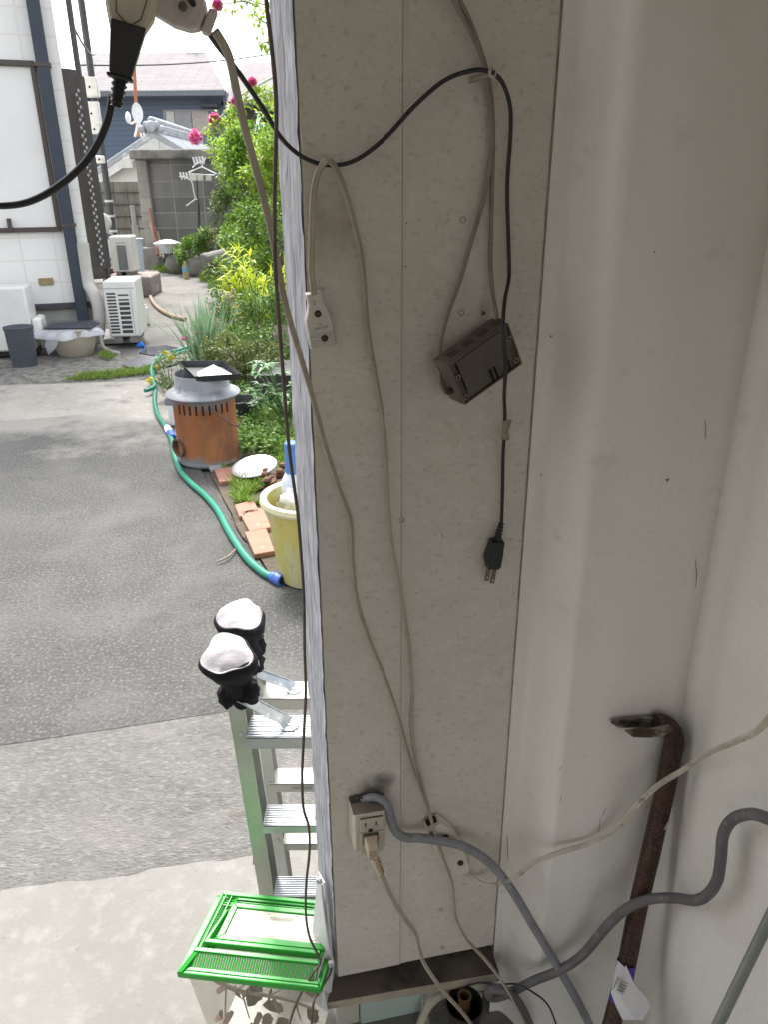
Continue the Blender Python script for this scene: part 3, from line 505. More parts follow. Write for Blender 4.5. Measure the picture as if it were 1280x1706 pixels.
gd = [(1125, 1496, .185), (1085, 1498, .16), (1048, 1512, .15), (1015, 1540, .14), (970, 1592, .12), (930, 1618, .105), (890, 1634, .09), (850, 1654, .075), (824, 1662, .07), (814, 1655, .075), (822, 1648, .082), (845, 1652, .088), (868, 1675, .092), (890, 1725, .096)]
m = MB(); m.sweep(spline([WR(*p) for p in ((1340, 1385, .04), (1282, 1364, .04), (1252, 1356, .04), (1222, 1365, .04), (1206, 1390, .04), (1202, 1430, .04), (1196, 1466, .04), (1180, 1490, .04), (1158, 1500, .05))]+[B(*p) for p in gd]), circ(.0082, 14), NB); o = m.build('grey_cable', GREYD, None, smooth=50); tag(o, 'dark grey cable winding in front of the crowbar and hooking back under the ledge', 'cable')
o = cordB('thin_wire', [(738, 1676, .03), (752, 1660, .03), (772, 1646, .035), (800, 1637, .05), (830, 1640, .07), (862, 1640, .1), (890, 1654, .12), (915, 1676, .13), (932, 1720, .14)], circ(.0016), BLACK); tag(o, 'thin black wire arching over the black pot below the ledge', 'wire')
# long brown cord at the board edge, clipped low down
bcs = thing('brown_cord', 'thin dark brown cord hanging full height along the board edge to two clips', 'cord', Yp(500, 900, .86))
Pb = [Yp(440, -40, .80), Yp(444, 10, .80), Yp(452, 80, .80), Yp(458, 140, .80), Yp(460, 200, .80), Yp(458, 280, .80), Yp(457, 360, .80), Yp(458, 440, .80), Yp(464, 530, .81), Yp(471, 620, .82), Yp(477, 700, .83), Yp(484, 770, .84), Yp(495, 850, .85), Yp(501, 920, .86), Yp(506, 1000, .87), Yp(507, 1080, .87), Yp(509, 1150, .87), Yp(506, 1220, .87), Yp(503, 1290, .87), Yp(505, 1345, .87), Yp(514, 1378, .87), Yp(515, 1420, .88), Yp(510, 1470, .89), Yp(509, 1520, .90), Yp(515, 1560, .91), Yp(528, 1588, .925), Yp(533, 1604, .925), Yp(522, 1620, .91), Yp(505, 1648, .9), Yp(488, 1685, .89), Yp(478, 1725, .88)]
m = MB(); m.sweep(spline(Pb), circ(.0021)); m.build('cord', BROWNC, bcs, smooth=60)
Pc = [Yp(536, 1474, .955), Yp(538, 1500, .955), Yp(543, 1540, .95), Yp(549, 1580, .945), Yp(553, 1600, .94)]
m = MB(); m.sweep(spline(Pc), circ(.0019)); m.build('cord', mat('pale_cord', (.6, .58, .58), rough=.5), bcs, smooth=60, label='pale painted stretch of cord between the two clips')
m = MB(); m.sweep(spline([Yp(553, 1604, .938), Yp(550, 1622, .93), Yp(536, 1645, .92), Yp(522, 1672, .91), Yp(518, 1725, .9)]), circ(.0021)); m.build('cord', BROWNC, bcs, smooth=60)
for px, py, d in ((532, 1465, .957), (552, 1604, .937)):
    c = thing('cable_clip', 'white cable clip nailed near the %s of the vinyl strip' % ('top' if py < 1500 else 'bottom'), 'cable clip', Yp(px, py, d), 'cable clips on the board edge')
    m = MB(fr(Yp(px, py, d), TB, ZZ)); m.box((-.006, -.006, -.002), (.004, .006, .005)); m.build('clip', WHITEP, c, bevel=.0015)
    m = MB(fr(Yp(px, py, d), TB, ZZ)); m.cyl((-.001, .003, .004), (-.001, .003, .008), .0016, .0022); m.build('nail', STEEL, c)
# plug adaptor, black connector and white connector hanging in the upper left
ad = thing('plug_adaptor', 'cream many-sided plug adaptor at the top left holding the black connector', 'plug adaptor', Yp(215, 30, .70))
Ma = fr(Yp(217, 3, .705), V((1, .25, 0)), ZZ, -20) @ MX.Diagonal((.86, .88, .88, 1))
oc = [(-.018, .034), (.018, .034), (.0225, .02), (.0225, -.006), (.013, -.031), (-.010, -.031), (-.0195, -.01), (-.021, .02)]
m = MB(Ma); m.prism(oc, -.014, .009, 1); m.prism([(x*.97, y*.97) for x, y in oc], .009, .012, .9); m.build('body', mat('adaptor_cream', (.62, .57, .45), (.56, .5, .39), 25, .4, extra=[((.4, .35, .26), 40, .66, .8)]), ad, bevel=.0012)
m = MB(Ma); hx = [V((x, y, .0125)) for x, y in ((-.0095, .024), (-.0135, .006), (-.0085, -.014), (.004, -.0205), (.0125, -.012), (.0145, .01))]; m.sweep(hx, circ(.0006, 6), N=(0, 0, 1)); m.sweep([V((-.004, .02, .0125)), V((-.007, .008, .0125)), V((.0, .003, .0125))], circ(.0005, 6), N=(0, 0, 1)); m.build('moulded_groove', mat('groove', (.16, .14, .11), rough=.8), ad)
bc = thing('black_cord', 'black cord with moulded connector hanging from the cream adaptor and leaving to the left', 'cord', Yp(200, 90, .70))
Mk = fr(Yp(206, 90, .692), V((1, .25, 0)), ZZ, -14) @ MX.Diagonal((.95, 1, .95, 1))
m = MB(Mk); m.hexa([(-.0125, -.018, -.006), (.0105, -.018, -.006), (.0105, -.018, .006), (-.0125, -.018, .006)][::-1] if 0 else [(-.0095, -.017, -.006), (.0075, -.017, -.006), (.0075, -.017, .007), (-.0095, -.017, .007)], [(-.0125, .021, -.008), (.0155, .021, -.008), (.0155, .021, .008), (-.0125, .021, .008)]); m.prism([(-.0115, -.0185), (.0095, -.0185), (.0095, -.0155), (-.0115, -.0155)], -.0075, .0085); m.build('connector', BLACKP, bc, bevel=.0022)
m = MB(Mk); boot(m, (-.001, -.018, 0), (-.002, -.0385, 0), .0068, .0052, 5); m.build('strain_relief', BLACK, bc)
m = MB(); m.sweep(spline([Mk @ V((-.002, -.036, 0)), Yp(187, 158, .70), Yp(180, 196, .70), Yp(164, 236, .70), Yp(140, 272, .70), Yp(105, 304, .70), Yp(65, 329, .70), Yp(25, 341, .70), Yp(-40, 343, .70)]), circ(.0031)); m.build('cord', BLACK, bc, smooth=60)
wk = thing('white_connector', 'pinkish white flat connector with two sunken screws at the top of the photo', 'connector', Yp(300, 25, .72))
Mw = fr(Yp(290, 4, .725), V((1, .1, 0)), ZZ, -27)
m = MB(Mw); m.prism([(-.031, .016), (.02, .0145), (.026, .006), (.026, -.008), (.019, -.0135), (.006, -.0165), (-.031, -.0155)], -.009, .008, .95); m.prism([(.0265, .010), (.033, .011), (.033, -.009), (.0265, -.0105)], -.0075, .0065, .94); m.build('body', mat('connector_white', (.62, .56, .52), (.55, .49, .45), 25, .45, extra=[((.4, .34, .31), 30, .64, .8)]), wk, bevel=.002)
for x, y in ((-.0165, .003), (.0085, -.0005)):
    m = MB(Mw @ MX.Translation((x, y, .0079))); m.lathe([(.0075, -.002), (.0078, .0004), (.0045, .0006), (.004, -.001)], 24, close=False); m.build('screw_collar', mat('collar2', (.56, .5, .46), rough=.5), wk)
    m = MB(Mw @ MX.Translation((x, y, .0078))); m.lathe([(.0036, 0), (.0036, .0009), (.0004, .001)], 20); m.build('screw', mat('old_screw', (.1, .08, .06), (.2, .16, .12), 150, .5, .5), wk)
# crowbar in the corner
cb = thing('crowbar', 'rusty crowbar leaning claw up in the corner of the white walls', 'crowbar', B(1030, 1700, .18))
RUST = mat('crowbar_rust', (.045, .022, .014), (.075, .04, .028), 30, .5, .6, bump=.5, bs=160, extra=[((.17, .145, .12), 320, .5, .75), ((.1, .045, .028), 18, .5, .75)], bdist=.0008, rv=.15)
RUSTD = mat('crowbar_claw', (.06, .03, .02), (.11, .08, .06), 30, .5, .6, bump=.3, bs=90, extra=[((.4, .38, .33), 26, .46, .62)])
PA = [B(1006, 1760, .21), B(1040, 1630, .165), B(1060, 1530, .14), B(1085, 1420, .122), B(1106, 1330, .108), B(1114, 1290, .104), B(1120, 1256, .101), B(1124, 1235, .1), B(1120, 1217, .099), B(1109, 1206, .098), B(1092, 1204, .097)]
S_ = spline(PA, 8); n = len(S_); m = MB(); scs = []
for i in range(n):
    t = i/(n-1); scs.append(.0155 if t < .58 else (.0155-.001*((t-.58)/.42)) if t < .8 else .014)
m.sweep(S_, circ(1, 10), N=NB, scales=scs); m.build('bar', RUST, cb, smooth=70)
m = MB()
def flatpoly(P, o0, o1):
    n = len(P); m.add([B(x, y, o0+(a if len(q) > 2 else 0)) for q in P for x, y, a in [(q[0], q[1], q[2] if len(q) > 2 else 0)]]+[B(x, y, o1+(a if len(q) > 2 else 0)) for q in P for x, y, a in [(q[0], q[1], q[2] if len(q) > 2 else 0)]], [list(range(n))[::-1], list(range(n, 2*n))]+[(i, (i+1) % n, n+(i+1) % n, n+i) for i in range(n)])
flatpoly([(1017, 1203), (1044, 1197), (1085, 1194), (1108, 1197), (1122, 1208), (1117, 1219), (1088, 1216), (1062, 1212), (1032, 1213)][::-1], .08, .091)
flatpoly([(1040, 1216), (1060, 1213), (1088, 1212), (1116, 1206), (1121, 1216), (1108, 1226), (1086, 1229), (1055, 1228)][::-1], .095, .112)
m.build('claw', RUSTD, cb, bevel=.0015)
m = MB(frB(1108, 1372, .132, -10) @ MX.Rotation(radians(38), 4, 'Y')); m.lathe([(.009, .004), (.0088, .0046), (.0005, .0048)], 24); m.build('round_sticker', mat('pink_sticker', (.55, .38, .33), (.5, .42, .36), 60, .7), cb)
m = MB(); q = [B(1028, 1700, .206), B(1037, 1650, .19), B(1044, 1606, .176)]
PS_ = spline([B(1031, 1668, .179), B(1039, 1636, .168), B(1045, 1602, .159)], 8); m.sweep(PS_, circ(.0161, 16), N=NB, caps=False); m.build('purple_label', mat('purple_label', (.075, .03, .3), (.09, .04, .35), 30, .5), cb)
lab = thing('price_tag', 'torn white barcode sticker peeling off the purple label of the crowbar', 'sticker', B(1050, 1640, .2))
pts = {(0, 0): (1030, 1600, .19), (1, 0): (1042, 1612, .193), (2, 0): (1044, 1608, .19), (0, 1): (1023, 1630, .195), (1, 1): (1040, 1640, .202), (2, 1): (1058, 1640, .198), (0, 2): (1019, 1655, .198), (1, 2): (1036, 1664, .212), (2, 2): (1078, 1663, .2), (0, 3): (1028, 1678, .205), (1, 3): (1050, 1688, .22), (2, 3): (1085, 1678, .206), (0, 4): (1038, 1699, .212), (1, 4): (1062, 1699, .226), (2, 4): (1072, 1700, .208)}
vs = [B(*pts[(i, j)]) for j in range(5) for i in range(3)]; m = MB(); n = 15
fs = [(j*3+i, (j+1)*3+i, (j+1)*3+i+1, j*3+i+1) for j in range(4) for i in range(2)]
m.add(vs, fs); m.add([v-NB*.0006 for v in vs], [f[::-1] for f in fs]); m.build('paper', mat('sticker_paper', (.74, .73, .74), (.68, .67, .69), 30, .6), lab, smooth=50)
m = MB()
def quad3(a, b, c, d): m.add([a, b, c, d], [(0, 1, 2, 3)])
bl = lambda u, v: B(1035+u*.62-v*.30*1.0, 1632+u*.30+v*.62, .2075+.00006*v)
for i in range(16):
    if i % 4 == 2: continue
    w_ = 1.0+(i*7 % 3)*.55; y = i*2.0
    quad3(bl(2, y), bl(21, y), bl(21, y+w_*.8), bl(2, y+w_*.8))
for i in range(14):
    y = i*2.5; ln = 4+(i*5 % 4)
    quad3(bl(-9, y-4), bl(-9+ln*.7, y-4), bl(-9+ln*.7, y-2.6), bl(-9, y-2.6))
o = m.build('barcode', PRINT, lab, smooth=0)
# grey-green metal pole in the lower right
m = MB(); a, b = WR(1300, 1496, .06), WR(1184, 1735, .14); m.cyl(a, b, .0072, n=18); o = m.build('metal_pole', mat('pole_grey', (.2, .215, .19), (.25, .26, .235), 30, .4, .3), None); tag(o, 'slim grey green metal pole leaning in the bottom right corner', 'pole')
# stains and nail holes on the walls: nails
for px, py, w_ in ((972, 773, 0), (1112, 799, 0), (1021, 303, 0), (812, 515, 1), (769, 522, 1)):
    pass
# ================================================================ LADDER (standing upside down) AND ITS FOOT COVERS
ALU = mat('aluminium', (.48, .5, .475), (.38, .4, .37), 8, .42, .65, extra=[((.33, .365, .27), 5, .52, .72)], bump=.12, bs=50)
ALUS = mat('aluminium_tread', (.45, .475, .5), (.37, .395, .42), 14, .4, .7)
ALUW = mat('aluminium_pale', (.48, .48, .45), (.4, .395, .365), 10, .5, .35, extra=[((.55, .5, .43), 7, .6, .75)])
ld = thing('stepladder', 'aluminium stepladder standing feet up behind the lined boards', 'stepladder', Yp(440, 1490, 1.17))
def bar4(m, a, b, wx, dy):       # bar of rectangular section from a to b
    a, b = V(a), V(b); lo = [a+V((sx*wx/2, sy*dy/2, 0)) for sx, sy in ((-1, -1), (1, -1), (1, 1), (-1, 1))]; hi = [p+(b-a) for p in lo]; m.hexa(lo, hi)
fa, fb = Yp(391, 1165, 1.125), Yp(444, 1490, 1.155); fb = fb+(fb-fa)*((fb.z-.018)/(fa.z-fb.z)); fa = fa+(fa-fb)*.09
def rail(m, a, b, fl, web, t=.0025):     # C-section: flange towards us + web
    bar4(m, a, b, fl, t); bar4(m, a+V((-fl/2+t/2, web/2+t/2+.0002, 0)), b+V((-fl/2+t/2, web/2+t/2+.0002, 0)), t, web); bar4(m, a+V((0, web+t+.0008, 0)), b+V((0, web+t+.0008, 0)), fl, t)
m = MB(); rail(m, fa, fb, .031, .052); m.build('front_rail', ALU, ld, bevel=.0006)
XR = .36
m = MB(); rail(m, fa+V((XR, .0, 0)), fb+V((XR-.05, 0, 0)), .031, .052); m.build('front_rail', ALU, ld, bevel=.0006)
ra, rb = Yp(428, 1150, 1.365), Yp(468, 1440, 1.285); rb = rb+(rb-ra)*((rb.z-.018)/(ra.z-rb.z)); ra = ra+(ra-rb)*.13
m = MB(); rail(m, ra, rb, .025, .042); m.build('rear_rail', ALUW, ld, bevel=.0006)
m = MB(); rail(m, ra+V((XR, 0, 0)), rb+V((XR-.05, 0, 0)), .025, .042); m.build('rear_rail', ALUW, ld, bevel=.0006)
def tread(px, pyf, dF, dep, th, x1, mt, ribs):
    p = Yp(px, pyf, dF); m = MB(); z = p.z
    m.box((p.x, p.y, z-th), (x1, p.y+.0025, z-.0005)); m.box((p.x, p.y, z-.003), (x1, p.y+dep, z)); m.box((p.x, p.y+dep-.0025, z-th), (x1, p.y+dep, z-.0035))
    for i in range(ribs):
        y = p.y+.003+(dep-.006)*i/(ribs-1) if ribs > 1 else 0
        m.box((p.x+.001, y-.0013, z-.0002), (x1, y+.0013, z+.0016))
    return m.build('step', mt, ld, bevel=.0005), p
s1, p1 = tread(408, 1229, 1.112, .063, .026, .16, ALUS, 9)
s2, p2 = tread(437, 1376, 1.130, .056, .020, .15, ALUS, 9)
s3, p3 = tread(455, 1494, 1.143, .052, .02, .14, ALUS, 9)
r1, q1 = tread(425, 1164, 1.352, .062, .03, .2, ALUW, 0)
r2, q2 = tread(446, 1306, 1.318, .05, .024, .19, ALUW, 0)
r3, q3 = tread(470, 1406, 1.296, .045, .02, .18, ALUW, 0)
rl = Yp(522, 1318, 1.3165)
text('MAX LOAD 100 kg', fr(V((q2.x+.088, q2.y-.0008, q2.z-.012))), .0085, PRINT, r2, 'printed_note')
def brace(p0, p1, zt, mt):       # channel strip with rounded riveted end lying on the tread
    m = MB(); ax = (p1-p0).normalized(); sdv = ax.cross(V((0, -.6, .8))).normalized(); nn = sdv.cross(ax)
    prof = [(-.0105, 0), (-.0105, .006), (-.009, .006), (-.009, .0015), (.009, .0015), (.009, .006), (.0105, .006), (.0105, 0)]
    m.sweep([p0, p0.lerp(p1, .5), p0.lerp(p1, .86)], prof, N=nn)
    e = MB(MX.Translation((p1.x, p1.y, zt))); e.lathe([(.0175, 0), (.0175, .0022), (.0005, .0022)], 26)
    e.m = MX.Identity(4); q = p0.lerp(p1, .84); e.hexa([q-sdv*.0098-nn*.001, V((p1.x, p1.y, zt+.0005))-sdv*.016, V((p1.x, p1.y, zt+.0005))+sdv*.016, q+sdv*.0098-nn*.001], [q-sdv*.0098+nn*.001, V((p1.x, p1.y, zt+.0024))-sdv*.016, V((p1.x, p1.y, zt+.0024))+sdv*.016, q+sdv*.0098+nn*.001])
    o = m.build('brace', ZINC, ld, bevel=.0006, smooth=40); e.build('brace_foot', ZINC, o, bevel=.0004)
    r = MB(MX.Translation((p1.x, p1.y, zt+.0022))); r.lathe([(.0048, 0), (.0048, .001), (.0036, .0028), (.0016, .003), (.0014, .001), (.0002, .001)], 18); r.build('rivet', mat('rivet', (.75, .76, .78), rough=.3, metal=.8), o)
bz = Yp(481, 1212, 1.137); brace(Yp(397, 1160, 1.125), V((bz.x, p1.y+.031, p1.z+.008)), p1.z+.0018, ZINC)
b2 = Yp(490, 1158, 1.383); brace(Yp(428, 1122, 1.37), V((b2.x, q1.y+.031, q1.z+.008)), q1.z+.0006, ZINC)
for a, z in ((fa.lerp(fb, .19), 0), (fa.lerp(fb, .485), 0)):
    m = MB(fr(a+V((0, -.0014, 0)))); m.lathe([(.0052, -.001), (.0052, .0009), (.003, .0014), (.0026, .0004), (.0005, .0004)], 18); m.build('rivet', STEEL, ld)
for t in (.32, .72):
    a = ra.lerp(rb, t); m = MB(fr(a+V((0, -.0014, 0)))); m.lathe([(.0042, -.001), (.0042, .0009), (.0024, .0012), (.002, .0004), (.0005, .0004)], 16); m.build('rivet', STEEL, ld)
m = MB(); p = Yp(424, 1428, 1.2); m.hexa([p+V((-.004, -.01, -.012)), p+V((.006, -.01, -.012)), p+V((.006, .01, -.012)), p+V((-.004, .01, -.012))], [p+V((-.002, -.01, .012)), p+V((.006, -.01, .012)), p+V((.006, .01, .012)), p+V((-.002, .01, .012))]); m.build('orange_clip', mat('orange_plastic', (.5, .2, .05), rough=.5), ld, bevel=.002)
SOCK = mat('black_fabric', (.007, .007, .009), (.012, .012, .015), 60, .85, bump=.4, bs=160, spec=.2)
def padmat():
    m = mat('dotted_white_grip', (.4, .385, .395), (.34, .325, .34), 30, .85, bump=.3, bs=120); n = m.node_tree.nodes; L = m.node_tree.links; p = n['Principled BSDF']
    src = p.inputs['Base Color'].links[0].from_socket
    v = n.new('ShaderNodeTexVoronoi'); v.inputs['Scale'].default_value = 260; v.inputs['Randomness'].default_value = .15
    tc = [x for x in n if x.bl_idname == 'ShaderNodeTexCoord'][0]; L.new(tc.outputs['Object'], v.inputs['Vector'])
    r = n.new('ShaderNodeValToRGB'); r.color_ramp.elements[0].position = .16; r.color_ramp.elements[1].position = .26; L.new(v.outputs['Distance'], r.inputs[0])
    mx = n.new('ShaderNodeMixRGB'); L.new(r.outputs[0], mx.inputs[0]); mx.inputs[1].default_value = (.22, .2, .23, 1); L.new(src, mx.inputs[2]); L.new(mx.outputs[0], p.inputs['Base Color']); return m
PAD = padmat()
def footcover(pc, up, rad, lab, seed, sx):
    up = V(up).normalized(); t = thing('ladder_foot_cover', lab, 'foot cover', pc-up*.1, 'fabric covers on the upturned ladder feet')
    z = up; x = V((1, 0, 0)); x = (x-z*x.dot(z)).normalized(); y = z.cross(x)
    M_ = MX(((x.x, y.x, z.x, pc.x), (x.y, y.y, z.y, pc.y), (x.z, y.z, z.z, pc.z), (0, 0, 0, 1)))
    def j(a, zz, r):
        k = .10*cos(3*a+seed)+.06*cos(5*a+seed*2)+.05*cos(2*a+1)
        return r*(k*(1 if zz > -.03 else .6)+ (0 if zz > -.02 else .16*NZ.noise(V((cos(a)*2, sin(a)*2, zz*40+seed)))+.1*sin(6*a+zz*110)))
    R_ = rad
    m = MB(M_); m.lathe([(R_*.30, -.135), (R_*.62, -.133), (R_*.66, -.122), (R_*.58, -.105), (R_*.64, -.09), (R_*.56, -.07), (R_*.66, -.056), (R_*.84, -.036), (R_*1.03, -.016), (R_*1.08, -.004), (R_*1.0, .004), (R_*.9, .0045)], 48, j); m.build('sock', SOCK, t, smooth=55)
    m = MB(M_); m.lathe([(R_*.96, .001), (R_*.95, .0062), (R_*.86, .0105), (R_*.7, .0145), (R_*.5, .0165), (R_*.3, .0165), (R_*.15, .0162), (R_*.02, .016)], 48, lambda a, zz, r: j(a, 1, r)); 
    for k in range(len(m.v)):
        l = M_.inverted() @ m.v[k]
        if l.z > .007: m.v[k] += z*(.011*NZ.noise(V((l.x*16+seed, l.y*16, seed)))-.006*max(0, -l.y/R_+.2*l.x/R_)+.004*NZ.noise(V((l.x*50, l.y*50, seed))))
    m.build('white_pad', PAD, t, smooth=50)
    for k in range(3):
        a = seed+2.1*k+.6; c = M_ @ V((cos(a)*R_*.62, sin(a)*R_*.62, -.112+.01*k)); m = MB()
        m.ball(c, .021, 14, 8, (.7, .7, 1.15), .5); m.build('fabric_fold', SOCK, t, smooth=60)
    return t
upf = (fa-fb).normalized(); c1 = Yp(378, 1092, 1.10)
footcover(c1, (upf+V((-.06, -.38, .1))), .044, 'black sock cover with white dotted pad on the nearer, lower ladder foot', 1.0, 1)
upr = (ra-rb).normalized(); c2_ = Yp(401, 1030, 1.385)
footcover(c2_, (upr+V((.02, -.3, .1))), .05, 'black sock cover with white dotted pad on the farther, higher ladder foot', 2.3, 1)

# ================================================================ PLASTIC CAGE
GRN = mat('green_plastic', (.02, .36, .03), (.018, .31, .027), 12, .38)
cage = thing('pet_cage', 'clear plastic insect cage with bright green slatted lid on the pale concrete', 'cage', G(400, 1600, .02))
zR = .262; zT = .283
A = G(294, 1622, zR); Bq = G(545, 1650, zR); ex = (Bq-A).normalized(); ey = ZZ.cross(ex); LW = .262; LD = (G(366, 1492, zR)-A).dot(ey); skew = (G(366, 1492, zR)-A).dot(ex)
def L(u, v, z): return A+ex*(u+skew*.75*v/LD)+ey*v+V((0, 0, z-A.z))
def ringm(m, o, i, z0, z1, zi=None):     # rectangular ring o=(u0,u1,v0,v1)
    a = [(o[0], o[2]), (o[1], o[2]), (o[1], o[3]), (o[0], o[3])]; b = [(i[0], i[2]), (i[1], i[2]), (i[1], i[3]), (i[0], i[3])]; zi = z1 if zi is None else zi
    for k in range(4):
        k2 = (k+1) % 4; m.hexa([L(*a[k], z0), L(*a[k2], z0), L(*b[k2], z0+zi-z1), L(*b[k], z0+zi-z1)], [L(*a[k], z1), L(*a[k2], z1), L(*b[k2], zi), L(*b[k], zi)])
m = MB(); ringm(m, (0, LW, 0, LD), (.011, LW-.008, .008, LD-.009), zR-.012, zR+.003); m.build('lid_rim', GRN, cage, bevel=.0025)
ia = (.022, LW-.012, .032, LD-.006)
m = MB(); ringm(m, (.0055, LW-.0055, .0055, LD-.0055), (.019, LW-.011, .0125, LD-.011), zR-.002, zR+.005); ringm(m, (.0185, LW-.012, .031, LD-.0065), (.0215, LW-.018, .039, LD-.0145), zT-.005, zT+.001); ringm(m, (.050, LW-.012, .055, LD-.033), (.062, LW-.02, .067, LD-.043), zT-.006, zT+.006)
m.hexa([L(.0, .0, zR-.002), L(.010, .0, zR-.002), L(.030, .034, zT-.003), L(.019, .034, zT-.003)], [L(0, 0, zR+.004), L(.01, 0, zR+.004), L(.030, .034, zT+.0005), L(.019, .034, zT+.0005)])
m.build('lid_frame', GRN, cage, bevel=.0012)
m = MB(); u = .017
while u < LW-.012:
    k = min(1, 0); m.hexa([L(u, .009, zR+.001), L(u+.0024, .009, zR+.001), L(u+.0024, .033, zT-.004), L(u, .033, zT-.004)], [L(u, .009, zR+.003), L(u+.0024, .009, zR+.003), L(u+.0024, .033, zT-.001), L(u, .033, zT-.001)]); u += .0046
m.build('front_slats', GRN, cage)
m = MB(); v = .04
while v < LD-.01:      # left slats and back grid
    m.hexa([L(.010, v, zR+.001), L(.010, v+.003, zR+.001), L(.053, v+.003, zT-.003), L(.053, v, zT-.003)][::-1], [L(.010, v, zR+.003), L(.010, v+.003, zR+.003), L(.053, v+.003, zT-.001), L(.053, v, zT-.001)][::-1]); v += .0052
for u in (.026, .038): m.hexa([L(u, .036, zT-.004), L(u+.0016, .036, zT-.004), L(u+.0016, LD-.008, zT-.004), L(u, LD-.008, zT-.004)], [L(u, .036, zT), L(u+.0016, .036, zT), L(u+.0016, LD-.008, zT), L(u, LD-.008, zT)])
m.build('side_grille', GRN, cage)
m = MB(); u = .03
while u < LW-.012: m.hexa([L(u, LD-.037, zT-.004), L(u+.0015, LD-.037, zT-.004), L(u+.0015, LD-.008, zR+.002), L(u, LD-.008, zR+.002)], [L(u, LD-.037, zT-.001), L(u+.0015, LD-.037, zT-.001), L(u+.0015, LD-.008, zR+.004), L(u, LD-.008, zR+.004)]); u += .0085
for i in range(4): v = LD-.036+i*.0075; m.hexa([L(.03, v, zT-.003-i*.0035), L(LW-.01, v, zT-.003-i*.0035), L(LW-.01, v+.0013, zT-.003-i*.0035), L(.03, v+.0013, zT-.003-i*.0035)], [L(.03, v, zT-.0005-i*.0035), L(LW-.01, v, zT-.0005-i*.0035), L(LW-.01, v+.0013, zT-.0005-i*.0035), L(.03, v+.0013, zT-.0005-i*.0035)])
m.build('back_grille', GRN, cage)
m = MB(); m.hexa([L(.030, .044, zT-.006), L(LW-.016, .044, zT-.006), L(LW-.016, .0555, zT-.006), L(.042, .0555, zT-.006)], [L(.030, .044, zT+.009), L(LW-.016, .044, zT+.009), L(LW-.016, .052, zT+.009), L(.040, .052, zT+.009)]); m.hexa([L(.030, .0445, zT-.006), L(.040, .0445, zT-.006), L(.048, LD-.05, zT-.006), L(.042, LD-.05, zT-.006)], [L(.030, .0445, zT+.006), L(.037, .0445, zT+.006), L(.047, LD-.05, zT+.006), L(.042, LD-.05, zT+.006)]); m.build('lid_handle', GRN, cage, bevel=.0015)
CLR = clear('clear_plastic', (.86, .82, .66), .38, .12)
hat = MB(); hat.hexa([L(.063, .068, zT+.001), L(LW-.02, .068, zT+.001), L(LW-.02, LD-.044, zT+.001), L(.063, LD-.044, zT+.001)], [L(.063, .068, zT+.003), L(LW-.02, .068, zT+.003), L(LW-.02, LD-.044, zT+.003), L(.063, LD-.044, zT+.003)])
h = hat.build('clear_hatch', clear('hatch_plastic', (.85, .83, .72), .62, .1), cage)
m = MB(); ringm(m, (.066, LW-.03, .072, LD-.048), (.0675, LW-.0315, .0735, LD-.0495), zT+.0032, zT+.0048); m.hexa([L(.13, LD-.058, zT+.0032), L(.175, LD-.058, zT+.0032), L(.175, LD-.05, zT+.0032), L(.13, LD-.05, zT+.0032)], [L(.132, LD-.058, zT+.009), L(.173, LD-.058, zT+.009), L(.173, LD-.05, zT+.009), L(.132, LD-.05, zT+.009)]); m.build('hatch_catch', CLR, h, bevel=.001)
def tubwall(z0, z1, ins0, ins1, t):
    m = MB(); a = [(.012+ins1, .012+ins1), (LW-.012-ins1, .012+ins1), (LW-.012-ins1, LD-.012-ins1), (.012+ins1, LD-.012-ins1)]; b = [(.012+ins0, .012+ins0), (LW-.012-ins0, .012+ins0), (LW-.012-ins0, LD-.012-ins0), (.012+ins0, LD-.012-ins0)]
    for k in range(4): m.add([L(*b[k], z0), L(*b[(k+1) % 4], z0), L(*a[(k+1) % 4], z1), L(*a[k], z1)], [(0, 1, 2, 3)])
    m.add([L(*p, z0) for p in b], [(3, 2, 1, 0)]); return m
tubwall(.02, zR-.008, .02, .0, 0).build('clear_tub', clear('tub_plastic', (.6, .57, .46), .34, .2), cage, smooth=0)
# twig and dry leaves lying in the cage
DRY = leafmat('dry_leaf', [(.11, .055, .035), (.16, .09, .055), (.07, .04, .03), (.2, .12, .065)], .8, .15)
def L2(u, v, z): return L(u, v+.02, z-.045)
tw = thing('dry_twig', 'dead twig with curled brown leaves lying in the plastic cage', 'twig', L2(.12, .03, .15))
TWM = mat('twig_bark', (.3, .24, .2), (.22, .17, .14), 40, .9)
m = MB(); S = spline([L2(.035, .035, .222), L2(.08, .03, .205), (L2(.13, .03, .20)), L2(.18, .035, .185), L2(.225, .04, .16)]); m.sweep(S, circ(1, 8), scales=[.0045-.0025*i/len(S) for i in range(len(S))])
for a, b in (((.08, .03, .205), (.105, .028, .232)), ((.105, .028, .215), (.112, .027, .236)), ((.14, .03, .197), (.17, .028, .225)), ((.15, .03, .195), (.165, .02, .165)), ((.06, .03, .21), (.05, .03, .12)), ((.09, .03, .2), (.1, .028, .13)), ((.19, .037, .18), (.2, .03, .14))):
    m.cyl(L2(*a), L2(*b), .002, .001, 6)
m.build('stem', TWM, tw)
